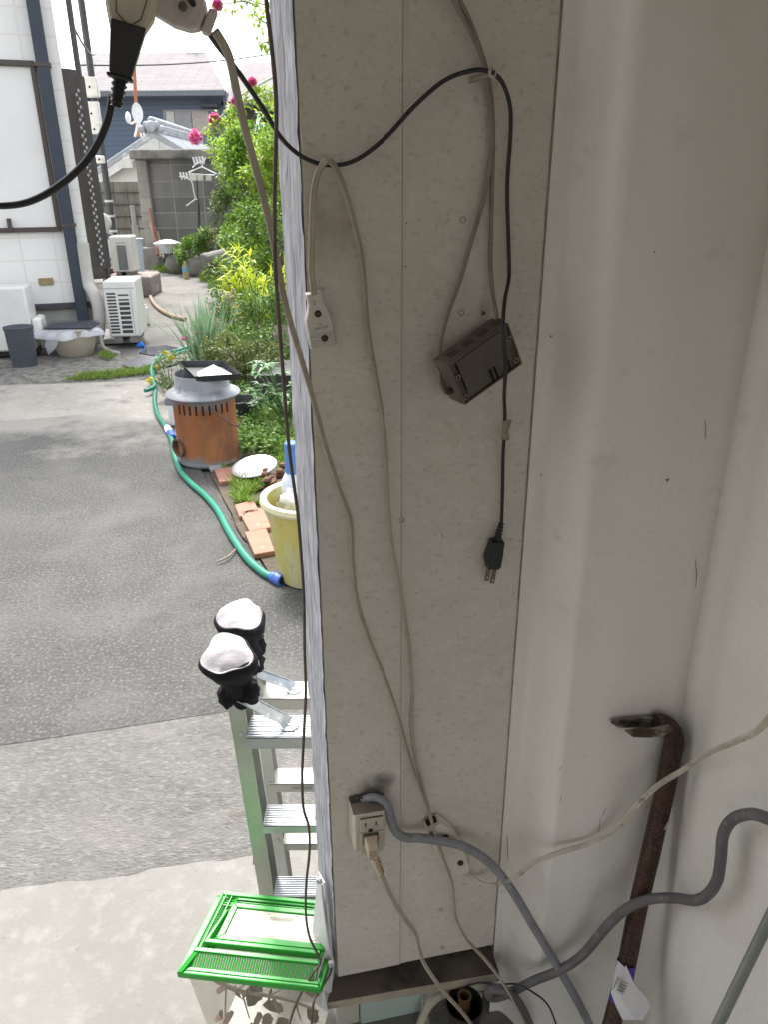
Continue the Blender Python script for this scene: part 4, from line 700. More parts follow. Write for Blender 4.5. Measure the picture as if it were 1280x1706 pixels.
def curled(m, c, size, seed):
    r = random.Random(seed); M_ = MX.Translation(c) @ MX.Rotation(r.uniform(0, 6), 4, 'Z') @ MX.Rotation(r.uniform(-1.2, 1.2), 4, 'X') @ MX.Rotation(r.uniform(-1, 1), 4, 'Y')
    vs = []; n = 6; cu = r.uniform(.8, 1.6)
    for i in range(n+1):
        t = i/n; w_ = size*.36*math.sin(pi*min(1, t*.92+.06))**.8*(1+.25*(i % 2)); y = size*(t-.5); z = size*cu*.4*(t-.5)**2
        vs += [(-w_, y, z+w_*.5*cu), (0, y, z), (w_, y, z+w_*.5*cu)]
    fs = []
    for i in range(n): fs += [(i*3, i*3+1, i*3+4, i*3+3), (i*3+1, i*3+2, i*3+5, i*3+4)]
    k = len(m.v); m.v += [M_ @ V(p) for p in vs]; m.f += [[i+k for i in f] for f in fs]
for i in range(16):
    m = MB(); curled(m, L2(rng.uniform(.03, .24), rng.uniform(.03, .06), rng.uniform(.09, .21)), rng.uniform(.026, .042), i); m.build('dry_leaf', DRY, tw, smooth=60)

# ================================================================ HOSE, STOVE AND THINGS ROUND IT
hs_ = thing('garden_hose', 'green garden hose winding across the driveway to a blue end fitting', 'hose', G(330, 825, .02))
HOSE = mat('hose_green', (.02, .22, .145), (.016, .18, .12), 40, .4)
def gp(L_, z): return [G(x, y, z) for x, y in L_]
m = MB(); m.sweep(spline(gp([(345, 570), (322, 576), (295, 584), (272, 590), (259, 602), (254, 622), (258, 645), (257, 668), (262, 690), (273, 708), (280, 720), (287, 738), (290, 758), (300, 784), (318, 805), (342, 826), (362, 850), (378, 880), (395, 908), (415, 934), (440, 955), (455, 961)], .034)), circ(.0165, 12)); m.build('hose', HOSE, hs_, smooth=60)
m = MB(); m.sweep(spline(gp([(345, 582), (315, 584), (285, 592), (262, 600), (252, 612), (253, 632), (257, 642), (250, 648), (241, 651)], .06)), circ(.0165, 12)); m.build('hose', HOSE, hs_, smooth=60, label='loose tail of the green hose doubled back')
BLU = mat('blue_fitting', (.06, .14, .5), (.05, .11, .42), 20, .4)
a, b = G(452, 960, .036), G(468, 967, .036); m = MB(); m.cyl(a, a.lerp(b, .45), .022, .024, 18); m.cyl(a.lerp(b, .5), a.lerp(b, 1.1), .027, .025, 18); m.build('end_fitting', BLU, hs_, bevel=.002)
d_ = (b-a).normalized(); m = MB(); m.cyl(a.lerp(b, 1.1)+d_*.0005, a.lerp(b, 1.1)+d_*.0015, .017, .017, 18); m.build('end_opening', DARKHOLE, hs_)
a, b = G(278, 713, .036), G(288, 729, .036); m = MB(); m.cyl(a, a.lerp(b, .5), .024, .026, 16); m.build('coupling_white', mat('coupling_white', (.75, .78, .85), rough=.4), hs_, bevel=.002); m = MB(); m.cyl(a.lerp(b, .52), b, .027, .022, 16); m.build('coupling_blue', BLU, hs_, bevel=.002)
YEL = mat('yellow_tie', (.65, .5, .03), (.6, .44, .02), 20, .5)
for px, py, z in ((275, 589, .05), (283, 596, .06), (259, 613, .05), (251, 634, .06)):
    c = G(px, py, z); m = MB(fr(c)); m.lathe([(.022, -.012), (.03, -.008), (.03, .008), (.022, .012)], 12); m.box((.02, -.01, -.006), (.055, .012, .006)); m.box((-.045, -.006, -.02), (-.02, .006, .012)); m.build('yellow_clamp', YEL, hs_, bevel=.003)
st = thing('drum_stove', 'rusty drum stove with grey collar beside the grass', 'stove', G(349, 766, .02))
c = G(349, 764, .02); mp_ = mpp(c); RB = 50*mp_
def zat(py, y): r = ray(349, py); return CAM.z+r.z*(y/r.y)
zt = zat(652, c.y-RB*.2); zt = zt
def rustdrum():
    m = mat('rusty_drum', (.3, .11, .035), (.2, .075, .03), 7, .75, .2, bump=.3, bs=60, st=(1, 1, .45), extra=[((.09, .05, .035), 5, .52, .72), ((.36, .15, .05), 3.2, .55, .7)])
    n = m.node_tree.nodes; L_ = m.node_tree.links; p = n['Principled BSDF']; src = p.inputs['Base Color'].links[0].from_socket
    tc = [x for x in n if x.bl_idname == 'ShaderNodeTexCoord'][0]; sx = n.new('ShaderNodeSeparateXYZ'); L_.new(tc.outputs['Object'], sx.inputs[0])
    q = n.new('ShaderNodeTexNoise'); q.inputs['Scale'].default_value = 9; L_.new(tc.outputs['Object'], q.inputs['Vector'])
    ad_ = n.new('ShaderNodeMath'); ad_.operation = 'MULTIPLY_ADD'; ad_.inputs[1].default_value = .16; L_.new(q.outputs['Fac'], ad_.inputs[0]); L_.new(sx.outputs['Z'], ad_.inputs[2])
    r = n.new('ShaderNodeValToRGB'); e = r.color_ramp.elements; e[0].position = .10; e[0].color = (1, 1, 1, 1); e[1].position = .15; e[1].color = (0, 0, 0, 1)
    for ps_, cc in ((.43, 0), (.49, 1)): x = e.new(ps_); x.color = (cc, cc, cc, 1)
    L_.new(ad_.outputs[0], r.inputs[0]); mx = n.new('ShaderNodeMixRGB'); L_.new(r.outputs[0], mx.inputs[0]); L_.new(src, mx.inputs[1]); mx.inputs[2].default_value = (.17, .175, .18, 1); L_.new(mx.outputs[0], p.inputs['Base Color']); return m
T0 = MX.Translation((c.x, c.y, .02))
m = MB(T0); m.lathe([(RB*1.03, 0), (RB*1.05, .012), (RB*1.0, .025), (RB*.985, .03), (RB*.985, zt-.02)], 44, close=False); m.add([(RB*cos(a), RB*sin(a), .012) for a in [2*pi*i/44 for i in range(44)]], [list(range(44))]); m.build('drum', rustdrum(), st)
zc = zat(622, c.y); GALV = mat('galvanised', (.3, .31, .33), (.22, .23, .25), 9, .55, .5, st=(1, 1, .4), extra=[((.42, .43, .44), 14, .56, .7)])
ct = zat(627, c.y)
m = MB(T0); m.lathe([(RB*.98, zt-.04), (RB*1.16, zt-.045), (RB*1.19, zt-.035), (RB*1.15, zt-.024), (RB*.96, zt-.008), (RB*.88, zt+.004), (RB*.86, zt+.012), (RB*.86, ct), (RB*.845, ct+.004), (RB*.83, ct), (RB*.83, zt)], 48, close=False); m.build('collar', GALV, st)
m = MB()
for k in range(9):
    a = radians(-128+k*12); p = V((c.x+cos(a)*RB*.984, c.y+sin(a)*RB*.984, .02+zt-.10)); M_ = fr(p, V((-sin(a), cos(a), 0)), ZZ); m.m = M_; m.box((-.005, -.028, -.002), (.005, .028, .0025))
m.m = MX.Identity(4); m.build('vent_slots', DARKHOLE, st)
m = MB(); m.sweep(spline([Yp(351, 680, c.y-RB*1.0), Yp(362, 690, c.y-RB*1.07), Yp(378, 702, c.y-RB*1.0), Yp(392, 709, c.y-RB*.75), Yp(400, 705, c.y-RB*.45), Yp(401, 696, c.y-RB*.3)]), circ(.005, 8)); m.build('wire_handle', mat('rusty_wire', (.12, .08, .06), rough=.7), st)
m = MB(); a, b = Yp(300, 764-25, c.y-.06), Yp(302, 740, c.y-.16); q = Yp(303, 744, c.y-RB*.55); m.m = fr(q, V((.75, -.66, 0)), ZZ); m.lathe([(.052, -.03), (.052, .03), (.056, .034), (.045, .034), (.043, 0.0)], 24, close=False); m.build('stoke_port', mat('port_rust', (.16, .08, .05), (.1, .06, .05), 20, .7), st)
m = MB(); m.m = fr(q, V((.75, -.66, 0)), ZZ); m.lathe([(.044, .0), (.001, .001)], 20); m.build('port_hole', DARKHOLE, st)
m = MB(); a = Yp(313, 664, c.y-.05); m.hexa([a+V((-.13, -.05, -.03)), a+V((.03, -.06, -.03)), a+V((.03, .06, -.03)), a+V((-.13, .05, -.03))], [a+V((-.13, -.05, .018)), a+V((.03, -.06, .02)), a+V((.03, .06, .02)), a+V((-.13, .05, .018))]); m.build('side_spout', GALV, st, bevel=.01)
tr = thing('metal_tray', 'black baking tray with a white sheet tilted on top of the drum stove', 'tray', Yp(350, 625, c.y))
tz = ct+.02; q0, q1, q2_, q3_ = Yp(324, 627, c.y-RB*.95), Yp(402, 622, c.y-RB*.85), Yp(369, 600, c.y+.13), Yp(297, 601, c.y+.1)
tc_ = (q0+q1+q2_+q3_)/4; nn = (q1-q0).cross(q3_-q0).normalized()
lo = [p.lerp(tc_, .1)-nn*.036 for p in (q0, q1, q2_, q3_)]; m = MB()
Q4 = [q0, q1, q2_, q3_]
m.hexa([p-nn*.005 for p in lo], lo)
for k in range(4): k2 = (k+1) % 4; m.hexa([lo[k]-nn*.004, lo[k2]-nn*.004, Q4[k2]+(Q4[k2]-tc_)*.012-nn*.001, Q4[k]+(Q4[k]-tc_)*.012-nn*.001], [lo[k]+nn*.0, lo[k2], Q4[k2], Q4[k]])
m.build('tray', mat('tray_black', (.03, .032, .036), (.045, .047, .05), 12, .5, .3), tr, bevel=.003)
m = MB(); a_ = [lo[0].lerp(lo[1], .06).lerp(lo[3], .04)+nn*.002, lo[1].lerp(lo[0], .04)+nn*.002, lo[2].lerp(lo[3], .2)+nn*.002, lo[3].lerp(lo[2], .38).lerp(lo[0], .55)+nn*.002]; m.hexa(a_, [p+nn*.012 for p in a_]); m.build('white_sheet', mat('white_sheet', (.82, .82, .82), rough=.7), tr)
def single(name, mb, mt, label, cat, group=None, **k): return tag(mb.build(name, mt, None, **k), label, cat, group)
q = G(285, 712, .02); m = MB(); m.box((q.x-.02, q.y+.02, .02), (q.x+.22, q.y+.28, .2)); single('foam_box', m, mat('foam', (.68, .68, .68), (.6, .6, .6), 20, .8), 'white foam box tucked behind the drum stove', 'box', bevel=.012)
def bucket(name, px, pyb, r0, r1, h, mt, label, cat, n=36, t=.008, z=.02, lip=.006, jit=None):
    c = G(px, pyb, z); m = MB(MX.Translation((c.x, c.y, z))); m.lathe([(r0*.98, 0), (r0, .006), (r1, h-.012), (r1+lip, h-.01), (r1+lip, h), (r1-t*.5, h), (r1-t, h-.012), (r0-t, .02), (.002, .018)], n, jit); return single(name, m, mt, label, cat)
bucket('black_pot', 401, 703, .1, .125, .17, mat('pot_plastic', (.02, .021, .023), (.03, .03, .032), 20, .5), 'black plastic plant pot behind the drum stove at the lawn edge', 'plant pot')
# silver lid in the grass
q = G(424, 781, .07); m = MB(MX.Translation(q) @ MX.Rotation(radians(9), 4, 'X') @ MX.Rotation(radians(-6), 4, 'Y')); m.lathe([(.001, .012), (.09, .012), (.112, .02), (.128, .022), (.132, .018), (.128, .012), (.11, .008), (.001, .002)], 40); single('metal_lid', m, mat('lid_silver', (.5, .5, .5), (.38, .38, .38), 12, .35, .7, extra=[((.62, .62, .62), 10, .6, .65)]), 'round silver lid lying in the grass right of the stove', 'lid')
TER = mat('terracotta', (.36, .18, .125), (.3, .15, .1), 12, .85, bump=.3, bs=90, extra=[((.3, .15, .1), 25, .6, .75), ((.6, .36, .28), 9, .6, .8)])
for px4, lab in (([(357, 788), (390, 784), (399, 806), (366, 810)], 'pinkish terracotta tile nearest the drum stove'), ([(391, 848), (423, 840), (432, 860), (399, 868)], 'terracotta tile partly under weeds in the middle of the row'),
                 ([(399, 860), (438, 853), (452, 886), (416, 893)], 'smooth terracotta tile second from the yellow bucket end'), ([(408, 894), (444, 888), (458, 926), (424, 932)], 'pitted terracotta tile at the near end by the hose')):
    lo = [G(*p, z=.018) for p in px4]; m = MB(); m.hexa(lo, [p+V((0, 0, .026)) for p in lo]); single('terracotta_tile', m, TER, lab, 'tile', 'terracotta tiles edging the lawn', bevel=.004)
lo = [G(*p, z=.018) for p in [(345, 779), (365, 775), (374, 784), (352, 788)]]; m = MB(); m.hexa(lo, [p+V((0, 0, .02)) for p in lo]); single('grey_paver', m, mat('paver', (.3, .3, .3), (.22, .22, .22), 12, .85), 'small grey paver under the front of the drum stove', 'paver', bevel=.004)
# yellow bucket
yb = thing('yellow_bucket', 'faded yellow plastic tub full of rubbish behind the board edge', 'bucket', G(512, 968, .02))
c = G(522, 955, .02); r1_ = 62*mpp(V((c.x, c.y, .3))); hY = .37
YELB = mat('bucket_yellow', (.5, .43, .1), (.44, .42, .18), 6, .5, st=(1, 1, .4), extra=[((.55, .54, .36), 6, .42, .66), ((.22, .18, .06), 12, .6, .78), ((.3, .3, .16), 30, .55, .75)])
m = MB(MX.Translation((c.x, c.y, .02))); R1 = .19; m.lathe([(R1*.76, 0), (R1*.78, .01), (R1*.9, .25), (R1*.955, .31), (R1*.955, hY-.025), (R1*.93, hY-.012), (R1*.9, hY-.06), (R1*.74, .06), (.002, .055)], 48, close=False); m.build('tub', YELB, yb)
m = MB(MX.Translation((c.x, c.y, .02))); m.lathe([(R1*.955, hY-.03), (R1*1.06, hY-.034), (R1*1.09, hY-.022), (R1*1.07, hY-.004), (R1*.99, hY), (R1*.93, hY-.008), (R1*.93, hY-.02)], 48, close=False); m.build('rim', mat('bucket_rim', (.66, .62, .42), (.6, .55, .33), 10, .5), yb)
m = MB(); 
for k in range(3): m.ball(Yp(498+10*k, 838-5*k, c.y+.01*k), .075-.008*k, 18, 12, (1, 1, .8), .7)
single('clear_bag', m, clear('bag_film', (.8, .8, .78), .6, .2, .5), 'crumpled clear plastic bag stuffed in the yellow tub', 'bag', smooth=60)
q = Yp(489, 800, c.y+.06); q.x -= .02; bt = thing('blue_bottle', 'blue and white plastic bottle poking out of the yellow tub', 'bottle', (q.x+.01, q.y, .36))
m = MB(MX.Translation((q.x+.02, q.y, 0))); zz = q.z; m.lathe([(.05, zz-.1), (.053, zz-.03), (.05, zz), (.036, zz+.03), (.03, zz+.036)], 24); m.build('body', mat('bottle_white', (.6, .65, .75), rough=.4), bt)
m = MB(MX.Translation((q.x+.02, q.y, 0))); m.lathe([(.032, zz+.036), (.034, zz+.05), (.03, zz+.16), (.026, zz+.165), (.001, zz+.166)], 24); m.build('cap', mat('bottle_blue', (.08, .2, .55), rough=.4), bt)
q = G(470, 806, .03); m = MB(); 
for k in range(60): a = V((q.x+rng.uniform(-.12, .12), q.y+rng.uniform(-.1, .1), .03+abs(rng.gauss(0, .03)))); m.ball(a, rng.uniform(.012, .03), 6, 4, (1, 1, .7), .5)
single('soil_heap', m, mat('red_soil', (.13, .065, .04), (.08, .045, .03), 30, .95), 'little heap of reddish soil behind the yellow tub', 'soil heap')
m = MB(); m.sweep(spline([G(360, 936, .03), G(378, 928, .034), G(392, 915, .03)]), circ(.004, 6)); single('stick', m, TWM, 'dry stick lying on the driveway next to the hose', 'stick')
# ================================================================ WHITE TILED HOUSE AND THINGS ALONG IT
HA = radians(20); HX = V((cos(HA), sin(HA), 0)); HY = V((-sin(HA), cos(HA), 0))
HC = G(171, 573); HC.z = 0
MH = fr(HC, HX, ZZ)                 # local: x along facade (negative = left), y up, z towards the camera
def HP(px, py, off=0): p = PL(px, py, HC-HY*off, HY); l = MH.inverted() @ p; return l
TILE = brickmat('white_tile', (.82, .81, .78), (.84, .83, .81), (.77, .73, .70), .30, .22, .01, .3, 0, .25, 'xz', ((.76, .74, .72), 2, .55, .8))
TILE_M = TILE
ho = thing('tiled_house', 'white tiled house with brown window frame on the left edge', 'house', HC)
zs = HP(150, 502).y
class HM(MB): pass
m = MB(MH); m.box((-7, zs, -6.5), (-.0, 5.6, 0)); m.build('wall', TILE_M, ho)
m = MB(MH); m.box((-7, 0, -6.4), (-.03, zs-.02, -.03)); m.build('foundation', mat('foundation', (.5, .49, .46), (.4, .39, .37), 4, .9, bump=.3), ho)
m = MB(MH); m.box((-7, zs-.06, -.02), (.02, zs-.002, .035)); m.build('sill_flashing', mat('flashing', (.06, .055, .07), rough=.5), ho, bevel=.005)
m = MB(MH); m.box((-7.3, 5.6, -6.8), (.4, 5.75, .5)); m.build('roof', mat('roof_dark', (.12, .12, .13), rough=.7), ho)
FRM = mat('bronze_frame', (.06, .045, .038), (.08, .06, .05), 20, .4)
wf = [HP(56, 101, .02), HP(103, 385, .02)]; x1 = (wf[0].x+wf[1].x)/2; y1 = HP(40, 101, .02).y; y0 = HP(40, 387, .02).y
m = MB(MH); x0 = -5.5; m.box((x0, y1-.05, .001), (x1, y1, .05)); m.box((x0, y0, .001), (x1, y0+.045, .05)); m.box((x1-.045, y0+.045, .001), (x1, y1-.05, .05)); w_ = m.build('window_frame', FRM, ho, bevel=.004)
m = MB(MH); m.box((x0, y0+.045, .001), (x1-.045, y1-.05, .018)); m.build('window_pane', mat('frosted_pane', (.82, .81, .79), (.78, .77, .75), 3, .3), w_)
h = HP(17, 380, .03); m = MB(MH); m.box((h.x-.02, h.y-.03, .03), (h.x+.02, h.y+.09, .075)); m.build('window_latch', FRM, w_, bevel=.004)
v = HP(76, 469, .0); m = MB(MH); m.box((v.x-.07, v.y-.035, .001), (v.x+.07, v.y+.035, .02)); m.build('vent', mat('old_vent', (.35, .28, .14), (.25, .19, .1), 20, .7), ho, bevel=.004)
dsp = thing('downspout', 'square navy drainpipe running down the white tiled facade', 'drainpipe', MH @ V((HP(141, 540, .06).x, 0, .06)))
xa = HP(96, 262, .08).x
m = MB(MH); m.box((xa-.06, HP(141, 540, .08).y, .03), (xa+.055, 5.5, .125)); m.build('pipe', mat('navy_paint', (.025, .035, .055), (.035, .045, .065), 6, .45), dsp, bevel=.006)
for yy in (1.2, 2.6):
    m = MB(MH); m.box((xa-.075, yy, .002), (xa+.07, yy+.03, .13)); m.build('bracket', FRM, dsp)
# brown shutter box, lattice, poles at the house corner (side face)
def SP(px, py, off=0):             # on the side wall plane
    return PL(px, py, HC+HX*off, HX)
sh = thing('brown_shutter', 'tall dark brown shutter panel standing at the corner of the white house', 'shutter', HC+HY*.2)
k2x = lambda k, d: ((661-k*3490)-640)/1376
MS = fr(HC+HX*.0, HY, ZZ)          # local x along the side wall (away), y up, z = +HX outward? 
zb = Yp(158, 464, HC.y+.15).z; zt2 = Yp(102, 116, HC.y+.15).z
def corner_pt(k, d, z): x = 661-k*3490; p = Yp(x, 310, d); return V((p.x, d, z))
def vpanel(k0, k1, d0, d1, z0, z1):
    m = MB(); a, b = corner_pt(k0, d0, 0), corner_pt(k1, d1, 0); t = V((.03, .08, 0)); m.hexa([V((p.x, p.y, z0)) for p in (a, b, b+t, a+t)], [V((p.x, p.y, z1)) for p in (a, b, b+t, a+t)]); return m
vpanel(.1522, .1478, HC.y+.04, HC.y+.10, zb, zt2).build('panel', mat('brown_panel', (.04, .03, .026), (.055, .043, .038), 5, .5), sh, bevel=.004)
la = thing('lattice_gate', 'folded lattice gate seen edge on beside the brown shutter', 'gate', HC+HY*.4)
vpanel(.1474, .1446, HC.y+.12, HC.y+.16, zb+.1, zt2-.05).build('leaf', mat('dark_lattice', (.045, .038, .036), rough=.5), la)
m = MB(); a = corner_pt(.146, HC.y+.10, 0)
for i in range(46):
    z = zb+.15+i*(zt2-zb-.3)/46; q = V((a.x+.012*(1 if i % 2 else -1), a.y-.012, z)); m.add([q+V((-.009, 0, 0)), q+V((0, 0, -.018)), q+V((.009, 0, 0)), q+V((0, 0, .018)), q+V((-.014, .01, 0)), q+V((0, .01, -.018)), q+V((.014, .01, 0)), q+V((0, .01, .018))], [(0, 1, 2, 3), (0, 4, 5, 1), (1, 5, 6, 2), (2, 6, 7, 3), (3, 7, 4, 0)])
m.build('lattice_bars', mat('lattice_white', (.4, .4, .4), rough=.5), la, smooth=0)
POLE = mat('dark_pole', (.045, .045, .05), (.06, .06, .065), 10, .45)
def vpole(name, px, py, d, r, z0, z1, mt, label, cat):
    p = Yp(px, py, d); t = thing(name, label, cat, V((p.x, p.y, 0))); m = MB(); m.cyl((p.x, p.y, z0), (p.x, p.y, z1), r, n=16); m.build('pole', mt, t); return t, p
t1, p1_ = vpole('steel_pole', 150, 255, HC.y+.3, .028, 0, 4.2, POLE, 'dark thin pole right against the lattice gate', 'pole')
t2, p2_ = vpole('steel_pole', 165, 220, 15.2, .058, 0, 5.5, POLE, 'dark steel pole with white meter boxes behind the lattice gate', 'pole')
for i, (px, py, w_, h_) in enumerate(((152, 146, 26, 30), (155, 190, 25, 36), (160, 216, 20, 14), (168, 266, 13, 12))):
    q = Yp(px, py, 15.1); k = mpp(q); m = MB(fr(q)); m.box((-w_*k/2, -h_*k/2, -.02), (w_*k/2, h_*k/2, .1)); b_ = m.build('meter_box', WHITEP, t2, bevel=.02)
    m = MB(fr(q)); m.cyl((0, 0, .1), (0, 0, .106), .018); m.build('screw', DARKHOLE, b_)
for py in (335, 360, 385):
    q = Yp(183, py, 15.2); q.x = p2_.x; m = MB(MX.Translation(q)); m.lathe([(.06, -.02), (.075, -.02), (.075, .02), (.06, .02)], 18); m.build('pipe_band', mat('band', (.6, .6, .6), rough=.5), t2)
m = MB(); m.sweep(spline([Yp(165, 386, 10.5), Yp(174, 382, 10.5), Yp(179, 371, 10.5), Yp(172, 362, 10.5), Yp(160, 360, 10.5)]), circ(.05, 12)); single('elbow_pipe', m, mat('pvc', (.6, .6, .58), (.5, .5, .48), 10, .5), 'short white elbow pipe sticking out beyond the dark pole', 'pipe')
m = MB(); m.sweep(spline([HP_ for HP_ in [MH @ V((HP(142, 440, .15).x, HP(142, 440, .15).y+.2, .1)), MH @ V((HP(146, 470, .15).x, HP(146, 470, .15).y, .1)), Yp(157, 492, HC.y-.2), Yp(164, 515, HC.y-.22), Yp(165, 545, HC.y-.2), Yp(163, 560, HC.y-.2)]]), circ(.062, 14)); single('drain_pipe', m, mat('drain_grey', (.52, .5, .46), (.45, .43, .4), 8, .5), 'grey white bent drain pipe at the foot of the house corner', 'drainpipe')
# AC outdoor units
ACW = mat('ac_white', (.74, .73, .7), (.68, .67, .64), 6, .4); ACG = mat('ac_slot', (.05, .05, .05), rough=.6)
def acbox(name, q, w, h, d, ang, label, mt=ACW):
    t = thing(name, label, 'air conditioner', q, 'air conditioner outdoor units'); M_ = fr(q, V((cos(ang), sin(ang), 0)), ZZ); m = MB(M_); m.box((-w/2, .06, -d), (w/2, h, 0)); b = m.build('casing', mt, t, bevel=.018)
    m = MB(M_); m.box((-w/2+.04, 0, -d+.03), (-w/2+.12, .062, -.02)); m.box((w/2-.12, 0, -d+.03), (w/2-.04, .062, -.02)); m.build('feet', mat('ac_feet', (.2, .2, .2), rough=.6), t); return t, M_
q = G(210, 571, .07); q.z = .07; k = mpp(q); W1, H1 = 50*k, .62
t, M_ = acbox('outdoor_unit', q, W1, H1, .5, radians(8), 'white outdoor unit with wide dark slots near the corner of the house')
for i in range(13):
    m = MB(M_); y = .1+i*(H1-.2)/13; m.box((-W1*.42, y, -.001), (-W1*.14, y+.017, .004)); m.build('narrow_slot', ACG, t)
for i in range(9):
    m = MB(M_); y = .1+i*(H1-.2)/9; m.box((-W1*.06, y, -.001), (W1*.27, y+(.03 if i < 7 else .015), .004)); m.build('wide_slot', ACG, t)
m = MB(M_); m.box((W1*.33, .08, -.001), (W1*.345, H1-.1, .004)); m.box((-W1/2+.01, H1-.075, -.001), (W1/2-.01, H1-.068, .004)); m.build('seam', mat('seam_grey', (.4, .4, .39), rough=.5), t)
m = MB(); lo = [G(*p, z=.016) for p in [(170, 574), (242, 571), (232, 555), (176, 556)]]; m.hexa(lo, [p+V((0, 0, .055)) for p in lo]); single('base_block', m, mat('block_pale', (.5, .48, .44), (.42, .4, .37), 8, .85), 'pale plastic base block under the slotted outdoor unit', 'base block', bevel=.01)
q = G(206, 464, .4); SB = (q.x, q.y)
q = Yp(206, 460, 12.2); kz = mpp(q); W2_, H2_ = 34*kz, 62*kz
t, M_ = acbox('outdoor_unit', V((q.x, q.y, q.z-.0)), W2_, H2_, .45, radians(4), 'tall white outdoor unit with grey louvre strip on the mossy block')
m = MB(M_); m.box((-W2_*.17, .09, -.001), (W2_*.27, H2_*.78, .005)); lv = m.build('louvre', mat('louvre_grey', (.22, .23, .24), rough=.5), t)
for i in range(14):
    m = MB(M_); y = .1+i*(H2_*.78-.11)/14; m.box((-W2_*.165, y, .005), (W2_*.265, y+.012, .014)); m.build('louvre_blade', mat('blade_grey', (.3, .31, .32), rough=.5), lv)
for i in range(4):
    m = MB(M_); x = -W2_*.15+i*W2_*.11; m.box((x, H2_*.83, -.001), (x+W2_*.07, H2_*.845, .003)); m.build('vent_slit', ACG, t)
m = MB(fr(V((q.x, q.y, 0)), V((1, .08, 0)), ZZ)); m.box((-.3, 0, -.7), (.42, q.z-.002, .12)); single('step_block', m, mat('mossy_block', (.3, .25, .23), (.2, .17, .155), 6, .9, bump=.4, extra=[((.42, .38, .35), 5, .56, .7)]), 'mossy concrete step block under the tall outdoor unit', 'step', bevel=.03)
# big unit at left edge
q = G(4, 603, .0); q.z = .02
t = thing('outdoor_unit', 'large white outdoor unit with round fan grille at the left edge', 'air conditioner', q, 'air conditioner outdoor units'); q = Yp(60, 590, 7.55); M_ = fr(V((q.x, q.y, .03)), V((cos(radians(12)), sin(radians(12)), 0)), ZZ); hh_ = Yp(60, 478, 7.55).z-.03
m = MB(M_); m.box((-.85, .05, -.34), (0, hh_, 0)); m.build('casing', ACW, t, bevel=.02)
m = MB(M_ @ MX.Translation((-.58, .36, .004)))
for i in range(9):
    r_ = .03+i*.029
    for a_, b_ in [(2*pi*j/40, 2*pi*(j+1)/40) for j in range(40)]: m.add([(cos(a_)*r_, sin(a_)*r_, .01), (cos(b_)*r_, sin(b_)*r_, .01), (cos(b_)*(r_+.01), sin(b_)*(r_+.01), .01), (cos(a_)*(r_+.01), sin(a_)*(r_+.01), .01)], [(0, 1, 2, 3)])
m.build('fan_grille', WHITEP, t, smooth=0)
m = MB(M_ @ MX.Translation((-.58, .36, .004))); m.lathe([(.285, -.003), (.285, .002), (.001, .0021)], 48); m.build('fan_opening', ACG, t)
m = MB(M_); m.box((.002, .14, -.3), (.09, .36, -.02)); m.build('valve_cover', WHITEP, t, bevel=.03)
m = MB(M_); m.box((-.85, 0, -.3), (0, .048, -.05)); m.build('feet', BLACKP, t)
# dark bin, planter and its spike mat
bn = thing('dark_bin', 'tall charcoal plastic bin standing in front of the big outdoor unit', 'bin', G(42, 612))
c = G(42, 610, 0); k = mpp(c); m = MB(MX.Translation(c)); hb = .375
m.lathe([(19*k, 0), (19.3*k, .01), (22*k, hb-.03), (23*k, hb-.028), (23.3*k, hb-.004), (22.5*k, hb), (21.3*k, hb-.01), (18.5*k, .02), (.002, .02)], 40); m.build('body', mat('charcoal', (.055, .065, .08), (.07, .08, .095), 8, .5), bn)
m = MB(MX.Translation(c)); 
for i in range(9): z = .1+i*.025; r_ = 19*k+(3*k)*z/hb; m.lathe([(r_+.001, z), (r_+.005, z+.005), (r_+.001, z+.01)], 40, close=False)
m.build('ribs', mat('charcoal2', (.05, .058, .07), rough=.5), bn)
pl = thing('planter', 'round beige planter pot under plastic film and a spike mat', 'plant pot', G(125, 598)); c = G(127, 592, 0); k = mpp(c)
m = MB(MX.Translation(c)); m.lathe([(24*k, 0), (27*k, .02), (33*k, .12), (35.5*k, .22), (34.5*k, .255), (35.5*k, .27), (33*k, .275), (31*k, .25), (.002, .24)], 44); m.build('pot', mat('beige_pot', (.42, .37, .3), (.36, .31, .25), 5, .6, extra=[((.52, .46, .38), 4, .55, .7)]), pl)
m = MB(MX.Translation(c+V((0, 0, .262)))); m.lathe([(45*k, -.05), (41*k, -.008), (36*k, .012), (20*k, .018), (.01, .018)], 50, lambda a, z, r: .05*cos(5*a+1)+.03*cos(9*a)+(.1*max(0, -cos(a-.5)) if r > 40*k else 0), close=False)
f_ = m.build('plastic_film', clear('film', (.75, .76, .82), .55, .25, .4), pl, smooth=60)
m = MB(); a, b = Yp(96, 560, c.y-.1), Yp(76, 555, c.y); m.add([Yp(98, 556, c.y-.18), Yp(79, 556, c.y-.15), Yp(74, 575, c.y-.2), Yp(80, 592, c.y-.22), Yp(91, 582, c.y-.25), Yp(97, 570, c.y-.22), Yp(86, 572, c.y-.28)], [(0, 1, 6), (1, 2, 6), (2, 3, 6), (3, 4, 6), (4, 5, 6), (5, 0, 6)]); m.build('film_corner', f_.data.materials[0], pl, smooth=60)
m = MB(MX.Translation(c+V((0, 0, .285)))); m.box((-39*k, -.12, 0), (38*k, .16, .012)); mt_ = m.build('spike_mat', mat('mat_grey', (.05, .055, .07), rough=.5), pl, bevel=.004)
m = MB(MX.Translation(c+V((0, 0, .285))))
for i in range(26):
    for j in range(7): x, y = -38*k+i*3*k, -.1+j*.04; m.cyl((x, y, .012), (x, y, .05), .004, .001, 5)
m.build('spikes', mat('spike_grey', (.12, .125, .15), rough=.4), mt_)
